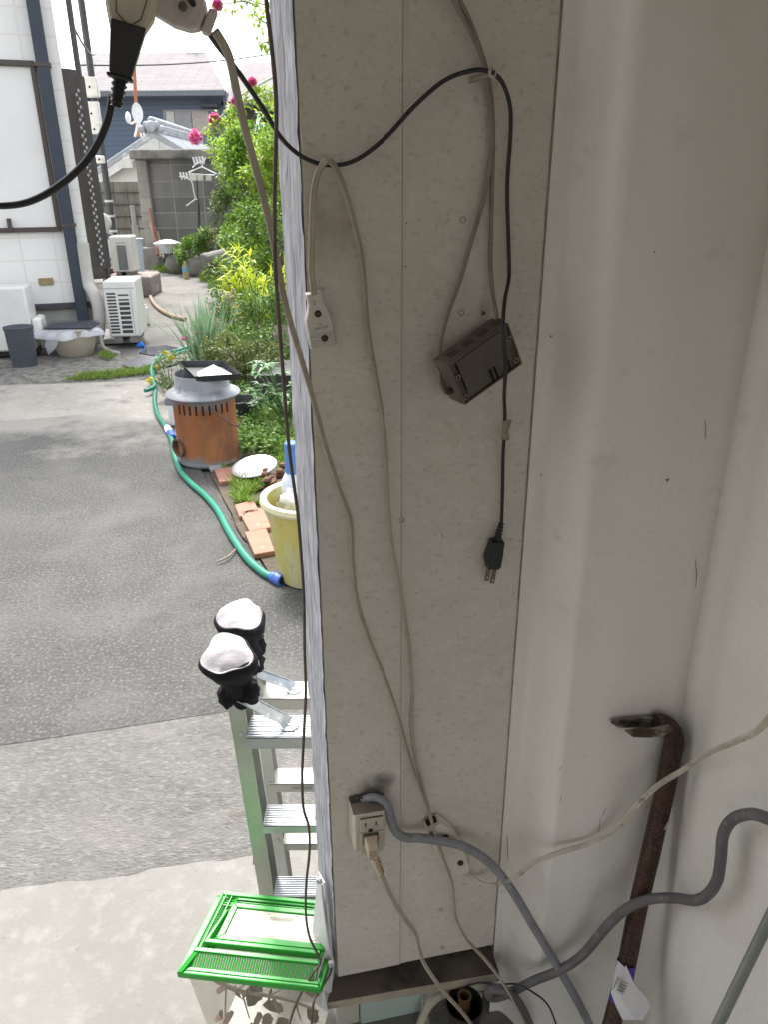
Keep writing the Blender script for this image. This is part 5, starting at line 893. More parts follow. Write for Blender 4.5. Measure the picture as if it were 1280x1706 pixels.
# jug, blue cap, thin drain tube, puddle, manhole, brown hose
jg = thing('white_jug', 'white plastic jug standing beside the mossy block', 'jug', G(237, 541)); c = G(237, 541, .004); k = mpp(c)
m = MB(MX.Translation(c)); m.box((-11*k, -.08, 0), (11*k, .08, 30*k)); m.build('body', mat('jug_white', (.75, .75, .7), (.66, .66, .6), 10, .4), jg, bevel=.03)
m = MB(MX.Translation(c)); m.cyl((-5*k, 0, 30*k), (-5*k, 0, 35*k), .035); m.box((-1*k, -.02, 30*k+.001), (10*k, .02, 33*k)); m.build('neck_and_handle', WHITEP, jg, bevel=.008)
c = G(230, 577, .02); m = MB(MX.Translation(c) @ MX.Rotation(1.1, 4, 'Y')); m.lathe([(.03, 0), (.034, .01), (.034, .05), (.026, .06), (.001, .06)], 16); single('blue_cap', m, mat('cap_blue', (.02, .2, .75), rough=.4), 'bright blue cap on the path beside the base block', 'cap')
m = MB(); m.sweep(spline([G(168, 556, .15), G(170, 575, .05), G(178, 583, .02), G(190, 587, .02), G(198, 588, .02)]), circ(.02, 10)); single('drain_tube', m, mat('tube_cream', (.6, .57, .5), (.5, .47, .42), 20, .5), 'thin cream drain tube curling on the ground by the planter', 'tube')
m = MB(); m.sweep(spline([G(250, 494, .03), G(254, 503, .03), G(265, 515, .03), G(285, 526, .03), G(308, 532, .03)]), circ(.026, 10)); single('brown_hose', m, mat('hose_brown', (.35, .24, .17), (.28, .19, .13), 20, .6), 'brown hose lying across the far path', 'hose')
c = G(252, 604, .02); m = MB(MX.Translation(c)); m.lathe([(.26, 0), (.26, .006), (.001, .007)], 40); single('drain_cover', m, mat('iron_cover', (.07, .075, .09), (.1, .105, .12), 30, .5, .3), 'dark round drain cover where the hose crosses', 'drain cover')
patch('puddle', [(232, 590), (240, 580), (275, 577), (298, 581), (290, 592), (250, 594)], mat('wet_concrete', (.1, .105, .12), rough=.08), .0125, amp=.02)
# far end of the path: block wall, plank fence, pipes, bits
BLK = brickmat('concrete_block', (.13, .128, .12), (.2, .195, .185), (.26, .255, .245), .62, .3, .012, .9, 0, .6, 'xz', ((.075, .075, .075), 1.1, .45, .7))
DW = 17.0
bw = thing('block_wall', 'weathered grey concrete block wall with coping at the end of the path', 'wall', Yp(300, 430, DW))
a = Yp(228, 266, DW); b = Yp(470, 262, DW); zt3 = a.z
m = MB(); m.box((Yp(242, 300, DW).x, DW, 0), (b.x+2, DW+.15, zt3)); m.build('wall', BLK, bw)
xl0, xl1 = Yp(224, 262, DW-.1).x, Yp(241, 262, DW-.1).x
m = MB(); m.box((xl0, DW-.12, 0), (xl1+.02, DW+.2, zt3-.002)); m.build('end_pier', brickmat('pier_block', (.3, .29, .26), (.24, .23, .21), (.2, .2, .19), 2, .3, .012, .9, 0, .4, 'xz', ((.15, .145, .13), 2, .5, .7)), bw, bevel=.02)
m = MB(); m.box((xl0-.08, DW-.22, zt3), (b.x+2, DW+.3, zt3+.18)); m.build('coping', mat('coping', (.24, .23, .21), (.16, .155, .145), 3, .9, bump=.3, extra=[((.08, .08, .075), 3, .55, .7)]), bw, bevel=.03)
m = MB(); c = Yp(246, 420, DW-.3); m.box((c.x-.12, DW-.5, 0), (c.x+.26, DW-.14, .42)); m.build('pier_base', mat('pier_base', (.24, .235, .22), (.17, .165, .15), 5, .9), bw, bevel=.02)
pf = thing('plank_fence', 'stained grey plank fence left of the block wall', 'fence', Yp(210, 410, 18))
m = MB(); x = Yp(166, 380, 18).x; i = 0
while x < Yp(242, 380, 18).x:
    m.box((x, 18+.01*(i % 2), 0), (x+.135, 18.04+.01*(i % 2), Yp(200, 303, 18).z)); x += .14; i += 1
m.build('planks', mat('plank', (.2, .19, .165), (.1, .095, .085), 2, .9, st=(3, 1, .6), extra=[((.36, .33, .28), 1.4, .55, .72), ((.3, .18, .07), .9, .62, .75)]), pf)
for py in (322, 342, 362, 382):
    m = MB(); z = Yp(200, py, 17.9).z; m.box((Yp(166, 380, 18).x, 17.97, z), (Yp(242, 380, 18).x, 17.995, z+.02)); m.build('rail', mat('rail_dark', (.07, .065, .06), rough=.9), pf)
c = Yp(230, 426, 15.5); gp_ = thing('grey_pipe', 'upright grey pipe with wide lower sleeve beside the wall end', 'pipe', V((c.x, c.y, 0))); k = mpp(c); PV = mat('pvc_grey', (.36, .35, .32), (.3, .29, .27), 5, .6)
m = MB(); m.cyl((c.x, c.y, 0), (c.x, c.y, Yp(230, 375, 15.5).z), 5.5*k, 5.2*k); m.build('sleeve', PV, gp_); m = MB(); m.cyl((c.x, c.y, Yp(230, 375, 15.5).z-.02), (c.x, c.y, Yp(230, 342, 15.5).z), 3.6*k); m.build('pipe', PV, gp_)
c = G(176, 468, .0); c = Yp(172, 415, 14.5); m = MB(MX.Translation(c) @ MX.Rotation(radians(75), 4, 'X') @ MX.Rotation(.3, 4, 'Y')); m.lathe([(.001, 0), (.2, .0), (.27, .16), (.3, .17), (.3, .18), (.26, .17), (.19, .02), (.001, .018)], 36); single('wash_tub', m, STEEL, 'shiny metal wash tub propped behind the tall outdoor unit', 'tub')
c = Yp(222, 418, 14.6); m = MB(MX.Translation((c.x, c.y, 0))); m.lathe([(.14, 0), (.18, c.z+.2), (.2, c.z+.21), (.17, c.z+.2), (.13, .02), (.001, .02)], 24); single('blue_bucket', m, mat('pale_blue', (.55, .6, .68), rough=.5), 'pale bluish bucket beyond the tall outdoor unit', 'bucket')
c = Yp(180, 452, 13.4); m = MB(); m.box((c.x-.12, c.y, 0), (c.x+.25, c.y+.3, c.z+.05)); single('red_crate', m, mat('red_crate', (.16, .05, .035), (.1, .035, .03), 10, .6), 'dark red crate in the gap beside the tall outdoor unit', 'crate', bevel=.02)
for i, (p0, p1, cc, lab) in enumerate((((249, 348), (262, 425), (.3, .12, .09), 'reddish cane leaning on the block wall, topmost of the bundle'), ((250, 372), (268, 428), (.35, .3, .24), 'pale bamboo cane leaning on the block wall'), ((258, 378), (266, 430), (.28, .13, .1), 'short red brown handle leaning by the pale cane'), ((262, 386), (272, 430), (.4, .36, .3), 'thin whitish stake nearest the white bag'))):
    m = MB(); m.cyl(Yp(*p0, DW-.25), Yp(p1[0], p1[1], DW-.9), .022, .026, 8); single('garden_cane', m, mat('cane%d' % i, cc, rough=.8), lab, 'cane', 'canes leaning on the block wall')
c = Yp(280, 412, 15.6); m = MB(MX.Translation((c.x, c.y, c.z-.12))); m.lathe([(.001, 0), (.16, .02), (.2, .14), (.24, .2), (.12, .25), (.001, .27)], 22, lambda a, z, r: r*.25*sin(3*a+z*14)); single('white_bag', m, mat('bag_white', (.7, .7, .7), (.55, .56, .58), 10, .6), 'crumpled white bag against the foot of the block wall', 'bag', smooth=60)
hg = thing('laundry_stand', 'thin black laundry pole with white hangers in a concrete foot', 'laundry stand', G(336, 462))
c = G(334, 458, .02); k = mpp(c); c = V((c.x, c.y, .02)); top = Yp(326, 285, c.y)
m = MB(); m.cyl((c.x, c.y, .1), Yp(330, 340, c.y), .032, .028, 10); m.cyl(Yp(330, 340, c.y), top, .018, .014, 8); m.build('post', POLE, hg)
m = MB(); 
m.ball(c+V((0, 0, .13)), .3, 14, 8, (1.0, .8, .7), .25); m.build('concrete_foot', mat('foot_stone', (.26, .25, .225), (.2, .19, .17), 5, .9), hg)
WIRE = mat('white_wire', (.8, .8, .82), rough=.4)
def hanger(P, r_=.012): m = MB(); m.sweep(P, circ(r_, 6)); m.build('hanger', WIRE, hg)
Y_ = c.y
for off in (0, .12, -.12):
    hanger([Yp(314+off*2, 287, Y_+off), Yp(336, 278, Y_+off), Yp(360, 290, Y_+off), Yp(356, 292, Y_+off), Yp(318, 290, Y_+off), Yp(314, 287, Y_+off)])
hanger(spline([Yp(336, 278, Y_), Yp(337, 268, Y_), Yp(341, 266, Y_), Yp(341, 262, Y_)]))
for px in (321, 326, 331, 336):
    hanger([Yp(px, 262-(px-321)*.1, Y_), Yp(px+3, 273, Y_)], .018)
hanger(spline([Yp(320, 279, Y_), Yp(328, 272, Y_), Yp(341, 268, Y_)]))
for px in (299, 304, 309, 314): hanger([Yp(px, 287, Y_), Yp(px+4, 299, Y_)], .016)
hanger(spline([Yp(298, 294, Y_), Yp(310, 296, Y_), Yp(319, 303, Y_), Yp(322, 318, Y_), Yp(325, 331, Y_)])); hanger([Yp(310, 343, Y_), Yp(326, 331, Y_), Yp(329, 333, Y_)])
for px in (323, 333, 347): m = MB(fr(Yp(px, 296, Y_))); m.box((-.05, -.05, -.02), (.05, .05, .02)); m.build('peg', mat('peg', (.75, .76, .7), rough=.5), hg, bevel=.01)
bt2 = thing('water_bottle', 'clear bottle with pale blue label standing on the far path', 'bottle', G(310, 464)); c = G(310, 464, .01)
m = MB(MX.Translation(c)); m.lathe([(.055, 0), (.058, .02), (.058, .2), (.02, .28), (.02, .31), (.001, .31)], 18); m.build('bottle', clear('pet', (.6, .5, .3), .7, .15), bt2); m = MB(MX.Translation(c)); m.lathe([(.0595, .12), (.0595, .2)], 18, close=False); m.build('label', mat('blue_label', (.2, .5, .7), rough=.5), bt2)
c = G(301, 456, .0); m = MB(); m.ball(c+V((0, .1, .18)), .3, 16, 10, (1, .9, .85), .2); single('garden_rock', m, mat('rock', (.24, .235, .21), (.15, .15, .13), 6, .9, bump=.4), 'rounded grey stone jar on the path left of the bottle', 'rock', smooth=60)
m = MB(); a, b = Yp(338, 436, 13.5), Yp(385, 424, 13.9); m.sweep([a.lerp(b, i/8) for i in range(9)], circ(.13, 12), scales=[1, 1.05, .98, 1.03, 1, .97, 1.02, 1, .96]); m.box((a.x+.3, a.y-.1, 0), (a.x+.5, a.y+.15, a.z)); single('stone_bench', m, mat('bench_stone', (.24, .225, .21), (.17, .16, .15), 5, .85), 'low grey stone slab lying at the foot of the bushes', 'bench', bevel=.02)
for px, lab in ((345, 'white saucer on the grass left of another'), (369, 'white saucer on the grass nearer the bushes')):
    c = G(px, 459, .03); m = MB(MX.Translation(c)); m.lathe([(.001, .0), (.09, 0), (.16, .05), (.165, .055), (.09, .015), (.001, .012)], 24); single('saucer', m, WHITEP, lab, 'saucer', 'white saucers by the path')
c = Yp(349, 392, 15.2); m = MB(MX.Translation((c.x, c.y, c.z-.12))); m.lathe([(.12, 0), (.17, .16), (.2, .16), (.2, .24), (.17, .24), (.15, .2), (.001, .2)], 24); single('terracotta_pot', m, TER, 'small terracotta pot by the block wall among the bushes', 'plant pot')
m = MB(); c = V((c.x, c.y, c.z-.12)); m.cyl((c.x, c.y, 0), (c.x, c.y, c.z), .03); m.lathe([(.001, 0)], 3) if 0 else None; single('pot_stand', m, POLE, 'thin dark stand carrying the terracotta pot', 'stand')
# white gable storehouse
gs = thing('white_storehouse', 'small white plastered storehouse with tiled gable roof', 'storehouse', Yp(240, 330, 22))
DG = 22.0; ap = Yp(257, 226, DG); el = Yp(153, 296, DG); er = Yp(345, 268, DG); slope_l = (ap.z-el.z)/(ap.x-el.x)
er = V((ap.x+(ap.x-el.x)*.95, DG, el.z)); 
m = MB(); wl, wr = ap.x-(ap.x-el.x)*.86, ap.x+(ap.x-el.x)*.82; zl_ = el.z+(wl-el.x)*slope_l; pg_ = [(wl, 0), (wr, 0), (wr, ap.z-(wr-ap.x)*slope_l-.08), (ap.x, ap.z-.08), (wl, zl_-.08)]
MG = fr(V((0, DG+.25, 0))); m = MB(MG); m.prism(pg_, -5, 0); m.build('wall', mat('white_plaster', (.74, .73, .69), (.66, .65, .61), 1.5, .85), gs)
RT = mat('silver_tile', (.42, .44, .47), (.3, .32, .35), 3, .45, extra=[((.6, .62, .65), 4, .55, .7)])
for sx, ee in ((-1, el), (1, er)):
    m = MB(); n_ = 9; dx = (ee.x-ap.x); 
    a, b = V((ap.x, DG-.1, ap.z)), V((ee.x, DG-.1, ee.z)); m.hexa([a-ZZ*.03, b-ZZ*.03, b-ZZ*.03+V((0, 5.4, 0)), a-ZZ*.03+V((0, 5.4, 0))][::sx], [a+ZZ*.07, b+ZZ*.07, b+ZZ*.07+V((0, 5.4, 0)), a+ZZ*.07+V((0, 5.4, 0))][::sx])
    for i in range(18):
        y = DG-.05+i*.3; q0_, q1_ = V((ap.x, y, ap.z+.09)), V((ee.x, y, ee.z+.09)); m.cyl(q0_, q1_, .05, n=8)
    r_ = m.build('roof', RT, gs)
    m = MB(); m.hexa([a-ZZ*.25+V((0, .02, 0)), b-ZZ*.25+V((0, .02, 0)), b-ZZ*.25+V((0, .12, 0)), a-ZZ*.25+V((0, .12, 0))][::sx], [a-ZZ*.035+V((0, .02, 0)), b-ZZ*.035+V((0, .02, 0)), b-ZZ*.035+V((0, .12, 0)), a-ZZ*.035+V((0, .12, 0))][::sx]); m.build('bargeboard', mat('barge_white', (.76, .75, .72), rough=.8), gs)
m = MB(); m.box((ap.x-.16, DG-.12, ap.z+.05), (ap.x+.16, DG+5.2, ap.z+.26)); m.cyl((ap.x, DG-.14, ap.z+.36), (ap.x, DG+5.2, ap.z+.32), .08, n=12); m.build('ridge', RT, gs, bevel=.02)
m = MB()
for a_ in range(-2, 3): m.ball((ap.x+a_*.13, DG-.2, ap.z+.34-abs(a_)*.1), .09, 10, 7, (1, .6, 1))
m.ball((ap.x, DG-.25, ap.z+.2), .14, 12, 8, (1, .6, 1)); m.build('ridge_ornament', RT, gs)
for fx in (-.42, 0): m = MB(); x = ap.x+fx*(ap.x-el.x)*1.0; z = ap.z+fx*(ap.x-el.x)*slope_l; m.box((x-.12, DG-.16, z-.36), (x+.12, DG-.02, z-.1)); m.build('purlin_end', mat('purlin', (.7, .69, .66), rough=.8), gs, bevel=.02)
# satellite dish and mast on the storehouse
dsh = thing('satellite_dish', 'white satellite dish on a frame on the storehouse ridge', 'satellite dish', Yp(226, 225, 23)); DD = 23.0
M_ = MX.Translation(Yp(226, 189, DD)) @ MX.Rotation(radians(86), 4, 'X') @ MX.Rotation(radians(38), 4, 'Y') @ MX.Scale(.62, 4, (1, 0, 0)); k = mpp(Yp(226, 189, DD))
m = MB(M_); m.lathe([(.001, 0), (10*k, .03), (15*k, .1), (15.5*k, .1), (10*k, .02), (.001, -.01)], 30); m.build('dish', mat('dish_white', (.8, .8, .8), rough=.5), dsh)
m = MB(); m.sweep(spline([Yp(224, 203, DD), Yp(218, 206, DD-.3), Yp(214, 200, DD-.5)]), circ(.025, 6)); m.ball(Yp(213, 196, DD-.5), .1, 8, 6, (.8, 1, 1.4)); m.build('receiver_arm', WHITEP, dsh)
m = MB()
for px in (224, 235, 241): m.cyl(Yp(230, 202, DD), Yp(px, 228, DD), .03, n=6)
m.build('legs', WHITEP, dsh)
m = MB(); m.cyl(Yp(222, 95, 24), Yp(229, 228, 24), .045, n=8); single('antenna_mast', m, mat('rust_mast', (.42, .16, .07), (.34, .12, .06), 10, .7), 'rust coloured mast rising behind the satellite dish', 'mast')
# navy house
nh = thing('navy_house', 'navy clad house with mauve grey tiled roof in the background', 'house', Yp(250, 300, 30)); DN = 30.0
NAVY = brickmat('navy_cladding', (.1, .132, .19), (.107, .14, .2), (.066, .09, .13), 40, .16, .012, .6, 0, .3, 'xz')
xl, xr = Yp(90, 151, DN).x, Yp(372, 151, DN).x; ze = Yp(260, 152, DN).z
m = MB(); m.box((xl, DN, 0), (xr, DN+8, ze)); m.build('wall', NAVY, nh)
RF = brickmat('mauve_tile', (.135, .12, .127), (.165, .148, .155), (.088, .078, .084), .9, .2, .02, .8, .5, .5, 'xy', ((.112, .098, .104), 1.2, .5, .7))
e0_, e1_ = Yp(88, 149, DN-.7), Yp(374, 151, DN-.7); rz = Yp(230, 88, DN+4).z; r0_, r1_ = V((e0_.x, DN+4, rz)), V((Yp(341, 91, DN+4).x, DN+4, rz)); e0_.z = e1_.z = (e0_.z+e1_.z)/2
m = MB(); t_ = ZZ*.12; m.hexa([e0_-t_, e1_-t_, r1_-t_, r0_-t_], [e0_, e1_, r1_, r0_]); b_ = V((0, 8.7, 0)); m.hexa([r0_-t_, r1_-t_, V((r1_.x-1.5, DN+8.7, e1_.z))-t_, V((e0_.x, DN+8.7, e0_.z))-t_], [r0_, r1_, V((r1_.x-1.5, DN+8.7, e1_.z)), V((e0_.x, DN+8.7, e0_.z))]); m.build('roof', RF, nh)
m = MB(); m.box((e0_.x, DN-.82, e0_.z-.2), (e1_.x, DN-.7, e0_.z-.02)); m.build('gutter', mat('gutter_grey', (.16, .17, .19), rough=.5), nh, bevel=.02)
m = MB(); m.box((xr-.02, DN-.12, 0), (xr+.1, DN+.0, ze)); m.build('downpipe', mat('gutter_grey2', (.14, .15, .18), rough=.5), nh)
w0, w1 = Yp(271, 183, DN), Yp(367, 223, DN)
m = MB(); m.box((w0.x, DN-.05, w1.z), (w1.x, DN-.001, w1.z+.06)); m.box((w0.x, DN-.05, w0.z-.06), (w1.x, DN-.001, w0.z)); m.box((w0.x, DN-.05, w1.z+.06), (w0.x+.06, DN-.001, w0.z-.06)); m.box((w1.x-.06, DN-.05, w1.z+.06), (w1.x, DN-.001, w0.z-.06)); wn = m.build('window', mat('sash_grey', (.3, .3, .31), rough=.4), nh)
sp_ = [.0, .17, .5, .83, 1]; cs = [(.55, .57, .52), (.3, .3, .32), (.42, .38, .34), (.14, .17, .24)]
for i in range(4):
    xa_, xb_ = w0.x+.06+(w1.x-w0.x-.12)*sp_[i], w0.x+.06+(w1.x-w0.x-.12)*sp_[i+1]; m = MB(); m.box((xa_+.02, DN-.03, w1.z+.061), (xb_, DN-.002, w0.z-.061)); m.build('pane', mat('pane%d' % i, cs[i], rough=.25), wn)
m = MB(); q0_, q1_ = Yp(336, 176, DN), Yp(366, 178, DN); m.box((q0_.x, DN-.5, q0_.z-.08), (q1_.x, DN-.001, q0_.z)); m.build('window_hood', mat('hood', (.04, .045, .06), rough=.5), nh)
m = MB(); q = Yp(324, 75, DN+3.8); m.cyl((q.x, q.y, rz-.1), (q.x, q.y, Yp(324, 60, q.y).z), .02, n=6); 
for z in (0, .25, .5): m.cyl((q.x-.35, q.y, Yp(324, 64, q.y).z-z), (q.x+.35, q.y, Yp(324, 64, q.y).z-z), .012, n=6)
m.build('aerial', mat('aerial', (.5, .5, .52), rough=.5), nh)
dh = thing('dark_house', 'dark brown neighbouring house half hidden behind the bushes', 'house', Yp(400, 260, 31))
xa_ = Yp(374, 200, 31).x; m = MB(); m.box((xa_+.1, 31, 0), (xa_+7, 38, Yp(390, 172, 31).z)); m.build('wall', mat('dark_wall', (.1, .085, .075), (.13, .11, .1), 2, .8), dh)
a, b = Yp(368, 176, 30), Yp(470, 152, 30); m = MB(); m.hexa([V((a.x, 30, a.z)), V((b.x+3, 30, a.z)), V((b.x+3, 36, a.z+2)), V((a.x, 36, a.z+2))], [V((a.x, 30, a.z+.12)), V((b.x+3, 30, a.z+.12)), V((b.x+3, 36, a.z+2.1)), V((a.x, 36, a.z+2.1))]); m.build('roof', RF, dh)
q0_, q1_ = Yp(380, 200, 31), Yp(392, 226, 31); m = MB(); m.box((q0_.x, 30.95, q1_.z), (q1_.x, 30.999, q0_.z)); m.build('window', mat('dark_pane', (.03, .03, .035), rough=.2), dh)
g_ = thing('green_shed', 'small grey building with bright green awning behind the bushes', 'shed', Yp(440, 240, 20)); q0_, q1_ = Yp(424, 222, 20), Yp(470, 250, 20)
m = MB(); m.box((q0_.x, 20, 0), (q1_.x+1.5, 22, Yp(440, 220, 20).z)); m.build('wall', brickmat('shed_grid', (.5, .5, .5), (.45, .45, .45), (.15, .15, .15), .14, .1, .03, .7, 0, .2), g_)
q0_, q1_ = Yp(424, 186, 19.6), Yp(470, 216, 19.6); m = MB(); m.hexa([V((q0_.x, 19.4, q1_.z)), V((q1_.x+1.5, 19.4, q1_.z)), V((q1_.x+1.5, 20.2, q1_.z)), V((q0_.x, 20.2, q1_.z))], [V((q0_.x, 20.1, q0_.z)), V((q1_.x+1.5, 20.1, q0_.z)), V((q1_.x+1.5, 20.2, q0_.z)), V((q0_.x, 20.2, q0_.z))]); m.build('awning', mat('awning_green', (.04, .38, .16), rough=.6), g_)
for i, (p0, p1, d0, d1, r_, lab) in enumerate((((124, 108), (470, 86), 17, 26, .016, 'black overhead wire crossing in front of the mauve roof'), ((120, 40), (160, 88), 9.2, 15, .012, 'thin cable running along the top of the white house'))):
    a, b = Yp(*p0, d0), Yp(*p1, d1); m = MB(); P = [a.lerp(b, i_/16)-ZZ*(.12*(1-(i_/8-1)**2)) for i_ in range(17)]; m.sweep(P, circ(r_, 6)); single('overhead_wire', m, BLACK, lab, 'wire', 'overhead wires')
# ================================================================ PLANTS
def leaf(mb, p, d, up, L_, W_, fold=.25, bend=.0):
    d = d.normalized(); s = d.cross(up)
    if s.length < 1e-3: s = d.cross(V((1, .3, .2)))
    s.normalize(); n = s.cross(d); k = len(mb.v)
    mb.v += [p, p+d*L_*.45+s*W_*.5+n*W_*fold, p+d*L_-n*L_*bend, p+d*L_*.45-s*W_*.5+n*W_*fold, p+d*L_*.45]
    mb.f += [[k, k+1, k+2, k+4], [k, k+4, k+2, k+3]]
def rv(r): return V((r.gauss(0, 1), r.gauss(0, 1), r.gauss(0, 1))).normalized()
def crown(mb, c, rad, n, ls, seed, clumps=22, lw=.5, up=.3, shell=.55):
    r = random.Random(seed); cl = []
    for i in range(clumps):
        d = rv(r); k = r.uniform(shell, 1)**.7; cl.append((V((c.x+d.x*rad[0]*k, c.y+d.y*rad[1]*k, c.z+d.z*rad[2]*k)), r.uniform(.22, .42)))
    R_ = min(rad)
    for i in range(n):
        q, cr = r.choice(cl); d = rv(r); p = q+d*R_*cr*r.random()**.4; dd = (d*.7+rv(r)*.8+V((0, -.15, up*r.uniform(-.6, 1)))).normalized()
        if p.z < .03: p.z = .03
        s = ls*r.uniform(.6, 1.25); leaf(mb, p, dd, V((r.gauss(0, .4), r.gauss(0, .4), 1)), s, s*lw, r.uniform(.05, .3), r.uniform(0, .25))
    return cl
BARK = mat('bark', (.12, .095, .07), (.18, .15, .12), 14, .9, bump=.5)
def branches(mb, base, cl, r0, seed, k=7):
    r = random.Random(seed); mid = base+V((0, 0, 0)); 
    for q, _ in cl[:k]:
        m_ = base.lerp(q, .5)+V((r.uniform(-.1, .1), r.uniform(-.1, .1), .1)); S = spline([base, m_, q], 5); mb.sweep(S, circ(1, 6), scales=[r0*(1-.8*i/len(S)) for i in range(len(S))])
def shrub(name, label, cat, c, rad, n, ls, mt, seed, group=None, base=None, **k):
    b = base or V((c.x, c.y, .02)); t = thing(name, label, cat, b, group); mb = MB(); cl = crown(mb, c, rad, n, ls, seed, **k); mb.build('foliage', mt, t, smooth=0)
    mb = MB(); branches(mb, b, cl, .03*max(.4, min(rad)*1.3), seed); mb.build('stem', BARK, t, smooth=50); return t
LM1 = leafmat('hedge_leaf', [(0.054, 0.119, 0.016), (0.139, 0.266, 0.029), (0.264, 0.420, 0.052), (0.093, 0.182, 0.026)], .45)
LM2 = leafmat('light_leaf', [(0.155, 0.280, 0.039), (0.341, 0.504, 0.065), (0.465, 0.588, 0.104), (0.217, 0.350, 0.039)], .45, .45)
LM3 = leafmat('yellow_leaf', [(0.465, 0.588, 0.026), (0.651, 0.700, 0.052), (0.372, 0.532, 0.026), (0.700, 0.700, 0.104)], .4, .5)
LM4 = leafmat('ground_leaf', [(0.062, 0.140, 0.026), (0.139, 0.252, 0.046), (0.093, 0.182, 0.039), (0.248, 0.364, 0.078)], .5)
LM5 = leafmat('iris_leaf', [(0.155, 0.280, 0.156), (0.248, 0.392, 0.221), (0.341, 0.462, 0.286), (0.202, 0.336, 0.169)], .45, .3)
LM6 = leafmat('dark_leaf', [(0.031, 0.084, 0.023), (0.078, 0.154, 0.039), (0.054, 0.112, 0.026), (0.155, 0.238, 0.078)], .4)
def P3(px, py, d): return Yp(px, py, d)
shrub('garden_tree', 'tall loose green bush rising highest in front of the block wall', 'bush', P3(438, 335, 11.5), (.64, .6, 1.1), 7000, .085, LM1, 11, 'bushes along the garden', clumps=46)
shrub('garden_bush', 'light green bush hanging over the coping of the block wall', 'bush', P3(410, 275, 13), (.55, .5, .5), 2600, .085, LM2, 12, 'bushes along the garden', base=V((P3(430, 400, 13).x, 13, .02)), clumps=26)
shrub('garden_bush', 'greyish green bush reaching left over the laundry stand', 'bush', P3(404, 355, 12.4), (.45, .5, .55), 2600, .07, leafmat('olive_leaf', [(.06, .1, .03), (.13, .2, .06), (.22, .28, .1)], .5), 13, 'bushes along the garden', clumps=28, base=V((P3(410, 430, 12.4).x, 12.4, .02)))
shrub('garden_bush', 'dense mid green bush behind the yellow leaved plant', 'bush', P3(440, 420, 9.6), (.62, .5, .6), 4200, .06, LM1, 14, 'bushes along the garden', clumps=34)
shrub('garden_bush', 'leafy bush with tiny leaves behind the iris clump', 'bush', P3(405, 505, 8.6), (.4, .35, .4), 2600, .055, LM4, 15, 'bushes along the garden', clumps=24)
shrub('garden_bush', 'dark green rambling bush low beside the board edge', 'bush', P3(448, 560, 6.9), (.42, .35, .34), 4200, .045, LM4, 16, 'bushes along the garden', clumps=30)
shrub('garden_bush', 'olive green low bush right of the iris clump', 'bush', P3(405, 590, 6.3), (.32, .28, .2), 2600, .04, leafmat('weed_leaf', [(.09, .14, .03), (.16, .22, .05), (.2, .2, .07), (.07, .12, .03)], .5), 17, 'bushes along the garden', clumps=24)
shrub('garden_bush', 'deep green climber mass standing behind the far bushes', 'bush', P3(470, 300, 14.5), (.9, .5, 1.7), 5000, .1, LM6, 18, 'bushes along the garden', clumps=36)
shrub('garden_bush', 'small green shrub by the concrete foot of the laundry stand', 'bush', P3(318, 420, 15.2), (.32, .3, .28), 1200, .07, LM1, 19, 'bushes along the garden', clumps=18)
shrub('garden_bush', 'little green bush between the laundry stand and the terracotta pot', 'bush', P3(362, 410, 14.6), (.45, .35, .4), 1900, .07, LM4, 20, 'bushes along the garden', clumps=18)
# yellow-green lance leaved plant
c = P3(430, 470, 7.9); t = thing('lance_leaf_plant', 'bright yellow green plant with long lance leaves', 'plant', V((c.x, c.y, .02))); mb = MB(); sm = MB(); r = random.Random(5)
for i in range(30):
    a = r.uniform(0, 2*pi); tip = V((c.x+cos(a)*r.uniform(.12, .42), c.y+sin(a)*r.uniform(.1, .35), c.z+r.uniform(-.25, .32))); b = V((c.x+cos(a)*.05, c.y+sin(a)*.05, .03)); S = spline([b, b.lerp(tip, .55)+V((0, 0, .18)), tip], 5); sm.sweep(S, circ(1, 5), scales=[.008-.005*j/len(S) for j in range(len(S))])
    for j in range(14):
        p = S[min(len(S)-1, int(len(S)*(.3+.7*j/14)))]; d = (S[-1]-S[0]).normalized()*.6+rv(r)*.55+V((0, 0, -.1)); leaf(mb, p, d, ZZ, r.uniform(.11, .19), r.uniform(.02, .032), .2, r.uniform(.05, .35))
mb.build('foliage', LM3, t, smooth=0); sm.build('stem', mat('green_stem', (.16, .22, .05), rough=.6), t)
def blades(mb, c, n, h, spread, w_, seed, lean=.25):
    r = random.Random(seed)
    for i in range(n):
        a = r.uniform(0, 2*pi); b = V((c.x+cos(a)*spread*r.random(), c.y+sin(a)*spread*r.random(), c.z)); hh_ = h*r.uniform(.6, 1.1); d = V((r.gauss(0, lean), r.gauss(0, lean), 1)).normalized(); s = V((cos(a+1.3), sin(a+1.3), 0)); k = len(mb.v); b2 = d.copy(); b2.z = 0
        for j in range(5): t_ = j/4; p = b+d*hh_*t_+b2*hh_*.5*t_*t_; w2 = w_*(1-t_**2.2)*.5+.0005; mb.v += [p-s*w2, p+s*w2]
        for j in range(4): q = k+j*2; mb.f.append([q, q+1, q+3, q+2])
c = G(345, 606, .02); t = thing('iris_clump', 'clump of tall blue green sword leaves by the hose', 'plant', c); mb = MB(); blades(mb, c, 120, .62, .17, .024, 3, .2); mb.build('foliage', LM5, t, smooth=0)
r = random.Random(4); mb = MB()
for px, py in ((310, 562), (328, 557), (303, 566)):
    p = Yp(px, py, c.y-.12)
    for j in range(9): leaf(mb, p, rv(r)+V((0, -.3, .5)), ZZ, .035, .03)
mb.build('flowers', leafmat('pink_petal', [(.6, .18, .4), (.75, .3, .5)], .5, .3), t, smooth=0)
